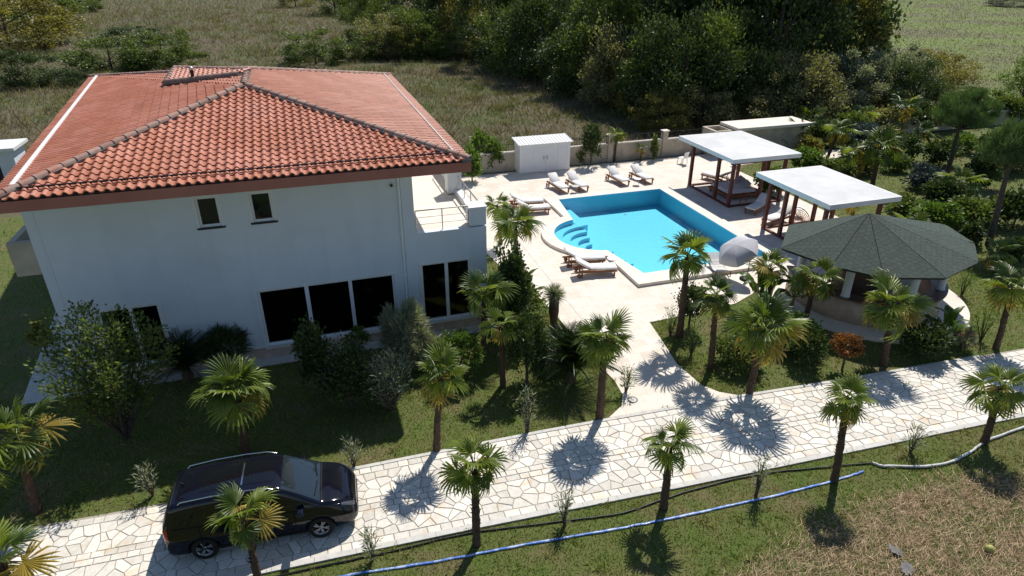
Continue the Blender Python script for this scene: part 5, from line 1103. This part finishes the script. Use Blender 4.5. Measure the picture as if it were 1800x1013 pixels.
for u, v, h, w_, var, m, lab in ((1385, 218, 6.4, 7.2, 2, 'lf_olive', 'large round pale olive bush above the garden store roof'), (1462, 195, 6, 6.5, 2, 'lf_silver', 'grey-green bush between the olive bush and the silvery poplar'), (1562, 190, 6.2, 6.5, 2, 'lf_silver', 'silvery white poplar shrub beyond the garden'), (1520, 195, 3.5, 5, 2, 'lf_olive', 'pale brushy bush at the foot of the silvery poplar'),
                            (1628, 170, 5, 6, 3, 'lf_yel', 'thin yellowing bush right of the silvery poplar'), (1668, 150, 3.5, 7, 3, 'lf_yel', 'sparse yellow-green bush bordering the green meadow'), (1290, 222, 3, 6, 2, 'lf_olive', 'low pale scrub behind the first cabana roof'), (1225, 225, 4, 5, 3, 'lf_olive', 'dry brushy scrub beside the wall pier'),
                            (1160, 228, 3.2, 4.5, 2, 'lf_yel', 'low yellow-green bush outside the railing'), (1120, 200, 4, 5, 2, 'lf_yel', 'lit yellow-green bush at the foot of the dark tree belt'), (1780, 12, 3, 12, 2, 'lf_dark', 'dark hedge clump at the far end of the green meadow'), (1795, 185, 5, 5, 3, 'lf_bright', 'bright sapling at the meadow edge by the leaning pine'), (1330, 215, 5, 6, 0, 'lf_dark', 'dark bush beside the large olive bush'), (1505, 165, 7, 5, 0, 'lf_dark', 'dark narrow tree behind the grey-green bush'), (1600, 205, 5, 5, 1, 'lf_dark', 'dark dense bush behind the far palms')):
    tree(u, v, h, w_, var, m, lab, 'wild_bush', 'bush', None, -.15)
# ------------------------------------------------------------------ grass, field, straw
def blades(X, Y, z, h, w_, lean):
    n = len(X); a = RNG.random(n)*6.283; P_ = np.stack([X, Y, np.full(n, z)], 1); sx = np.stack([np.cos(a), np.sin(a), np.zeros(n)], 1)*(w_*(.6+.8*RNG.random(n)))[:, None]/2
    hh = h*(.5+RNG.random(n)); b = RNG.random(n)*6.283; tip = P_+np.stack([np.cos(b)*lean*hh, np.sin(b)*lean*hh, hh], 1)
    return np.stack([P_-sx, P_+sx, tip], 1).reshape(-1, 3), np.arange(3*n).reshape(-1, 3)
SLAB = [(BX+.25+4.08*math.cos(a), BY+.1+4.08*math.sin(a)) for a in np.linspace(0, 6.283, 24)]
HOUSE_P = [(-8.9, 22.2), (6.1, 22.2), (6.1, 38.6), (-11.2, 43)]
def lawn_pts(n, x0, x1, y0, y1):
    X = x0+(x1-x0)*RNG.random(n); Y = y0+(y1-y0)*RNG.random(n)
    bad = inpoly_np(X, Y, DECK) | inpoly_np(X, Y, road_poly) | inpoly_np(X, Y, PATH) | inpoly_np(X, Y, SLAB) | inpoly_np(X, Y, HOUSE_P)
    return X[~bad], Y[~bad]
parts = []
for n, b, h, w_ in ((95000, (-7, 24, 6.5, 12.4), .055, .022), (70000, (-11, 13, 14.8, 22.3), .055, .026), (16000, (5.5, 9.5, 20, 31), .06, .03), (36000, (11.5, 31, 14, 22.5), .055, .03), (42000, (24, 52, 16, 42.2), .075, .045), (14000, (-24, -8.6, 15, 42), .07, .05)):
    parts.append(blades(*lawn_pts(n, *b), 0, h, w_, .9))
tag(link('grass', npmesh('grass', *merge(parts), 'blade')), 'short mown grass of the villa lawns', 'grass', kind='stuff')
MEADOW = [(52, 43.5), (420, 43.5), (420, 420), (170, 420), (100, 115), (72, 78)]
MT['meadow'] = mat('meadow_soil', (.15, .20, .046), .95, (.135, .15, .048), .25, .6, 6, c3=(.13, .125, .06), ns3=.06, bdist=.1)
MT['mblade'] = mat('meadow_blade', (.17, .245, .048), .7, (.165, .185, .054), .25, rnd=.18, trans=.25, c3=(.16, .15, .07), ns3=.06)
tag(sheet('meadow', MEADOW, [], -.045, 'meadow'), kind='structure')
def polar(n, r0, r1, a0, a1):
    r = r0*(r1/r0)**RNG.random(n); a = R(a0)+(R(a1)-R(a0))*RNG.random(n); return r*np.sin(a), r*np.cos(a), r
X, Y, r_ = polar(330000, 42, 700, -30, 62); k = (Y > 43.2); X, Y, r_ = X[k], Y[k], r_[k]; im = inpoly_np(X, Y, MEADOW)
def fb(X, Y, r_, h, w_):
    V, F_ = blades(X, Y, -.05, h, w_, .55); return V, F_
sc_ = (r_[~im]/60)**.62
tag(link('field_grass', npmesh('field_grass', *blades(X[~im], Y[~im], -.06, .30*sc_, .06*sc_, .9), 'fblade')), 'dry rough grass of the field behind the villa', 'grass', kind='stuff')
sc_ = (r_[im]/60)**.62
tag(link('meadow_grass', npmesh('meadow_grass', *blades(X[im], Y[im], -.05, .13*sc_, .07*sc_, .9), 'mblade')), 'short green meadow grass beyond the garden', 'grass', kind='stuff')
# clumps: coarse tussocks in the field, weeds in the lawns
def clumps(cx, cy, per, spread, z, h, w_, lean):
    X = np.repeat(cx, per)+RNG.normal(size=len(cx)*per)*np.repeat(spread, per); Y = np.repeat(cy, per)+RNG.normal(size=len(cx)*per)*np.repeat(spread, per); return blades(X, Y, z, np.repeat(h, per), np.repeat(w_, per), lean)
X, Y, r_ = polar(3200, 44, 230, -28, 60); k = (Y > 43.5) & ~inpoly_np(X, Y, MEADOW); X, Y, r_ = X[k], Y[k], r_[k]; s = (.5+RNG.random(len(X)))*(r_/70)**.4
tag(link('tussocks', npmesh('tussocks', *clumps(X, Y, 22, .45*s, -.06, .55*s, .07*s, .8), 'fblade')), 'coarse grass tussocks in the rough field', 'grass', kind='stuff')
X, Y = lawn_pts(900, -10, 26, 7, 22); s = .5+RNG.random(len(X))
tag(link('lawn_weeds', npmesh('lawn_weeds', *clumps(X, Y, 16, .07*s, 0, .09*s, .03*s, 1.2), 'blade')), 'small weed tufts standing out of the lawn', 'grass', kind='stuff')
# straw in the front corner
SP = [G(u, v) for u, v in ((1270, 1040), (1400, 955), (1480, 900), (1580, 868), (1700, 838), (1850, 840), (1990, 900), (1900, 1120), (1270, 1120))]
MT['strawbed'] = mat('straw_soil', (.26, .185, .105), .95, (.15, .115, .06), 2.5, .8, 20, c3=(.095, .12, .03), ns3=.9, lo3=.40, hi3=.56, bdist=.05)
bed = []
for i in range(len(SP)):
    for q in range(6):
        x0, y0 = SP[i]; x1, y1 = SP[(i+1) % len(SP)]; bed.append((x0+(x1-x0)*q/6+random.uniform(-.18, .18), y0+(y1-y0)*q/6+random.uniform(-.14, .14)))
tag(sheet('dry_ground', bed, [], .006, 'strawbed'), kind='structure')
n = 62000; X = 7+17*RNG.random(n); Y = 5.5+6*RNG.random(n); k = inpoly_np(X+RNG.normal(size=n)*.3, Y+RNG.normal(size=n)*.25, SP); X, Y = X[k], Y[k]; n = len(X)
a = RNG.normal(size=n)*.7+.5; D = np.stack([np.cos(a), np.sin(a), RNG.normal(size=n)*.10+.05], 1); P_ = np.stack([X, Y, .02+.10*RNG.random(n)**2], 1); V, F_ = leaves(P_, D, .10+.42*RNG.random(n)**2.2, .010)
V[:, 2] = np.maximum(V[:, 2], .012); tag(link('straw', npmesh('straw', V, F_, 'straw')), 'heap of dry cut straw on the front lawn corner', 'straw', kind='stuff')
MT['plastic'] = mat('plastic_scrap', (.20, .20, .21), .75, (.13, .11, .09), 16, spec=.3)
for u, v, s in ((1572, 972, .26), (1592, 1004, .30)):
    mb = MB(); q = 8; vs = [(s*(i/q-.5)*1.5+random.uniform(-.02, .02), s*(j/q-.5)+random.uniform(-.02, .02), random.uniform(.02, .02+.06*s)) for i in range(q+1) for j in range(q+1)]
    fs = [(i*(q+1)+j, (i+1)*(q+1)+j, (i+1)*(q+1)+j+1, i*(q+1)+j+1) for i in range(q) for j in range(q) if (i-3.5)**2+(j-3.5)**2 < 13.5]
    o = tag(mb.add(vs, fs).build('plastic_scrap', 'plastic'), 'crumpled pale plastic scrap lying in the straw', 'scrap', 'plastic scraps in the straw'); o.location = (*G(u, v), .08); o.rotation_euler = (0, 0, random.uniform(0, 6))
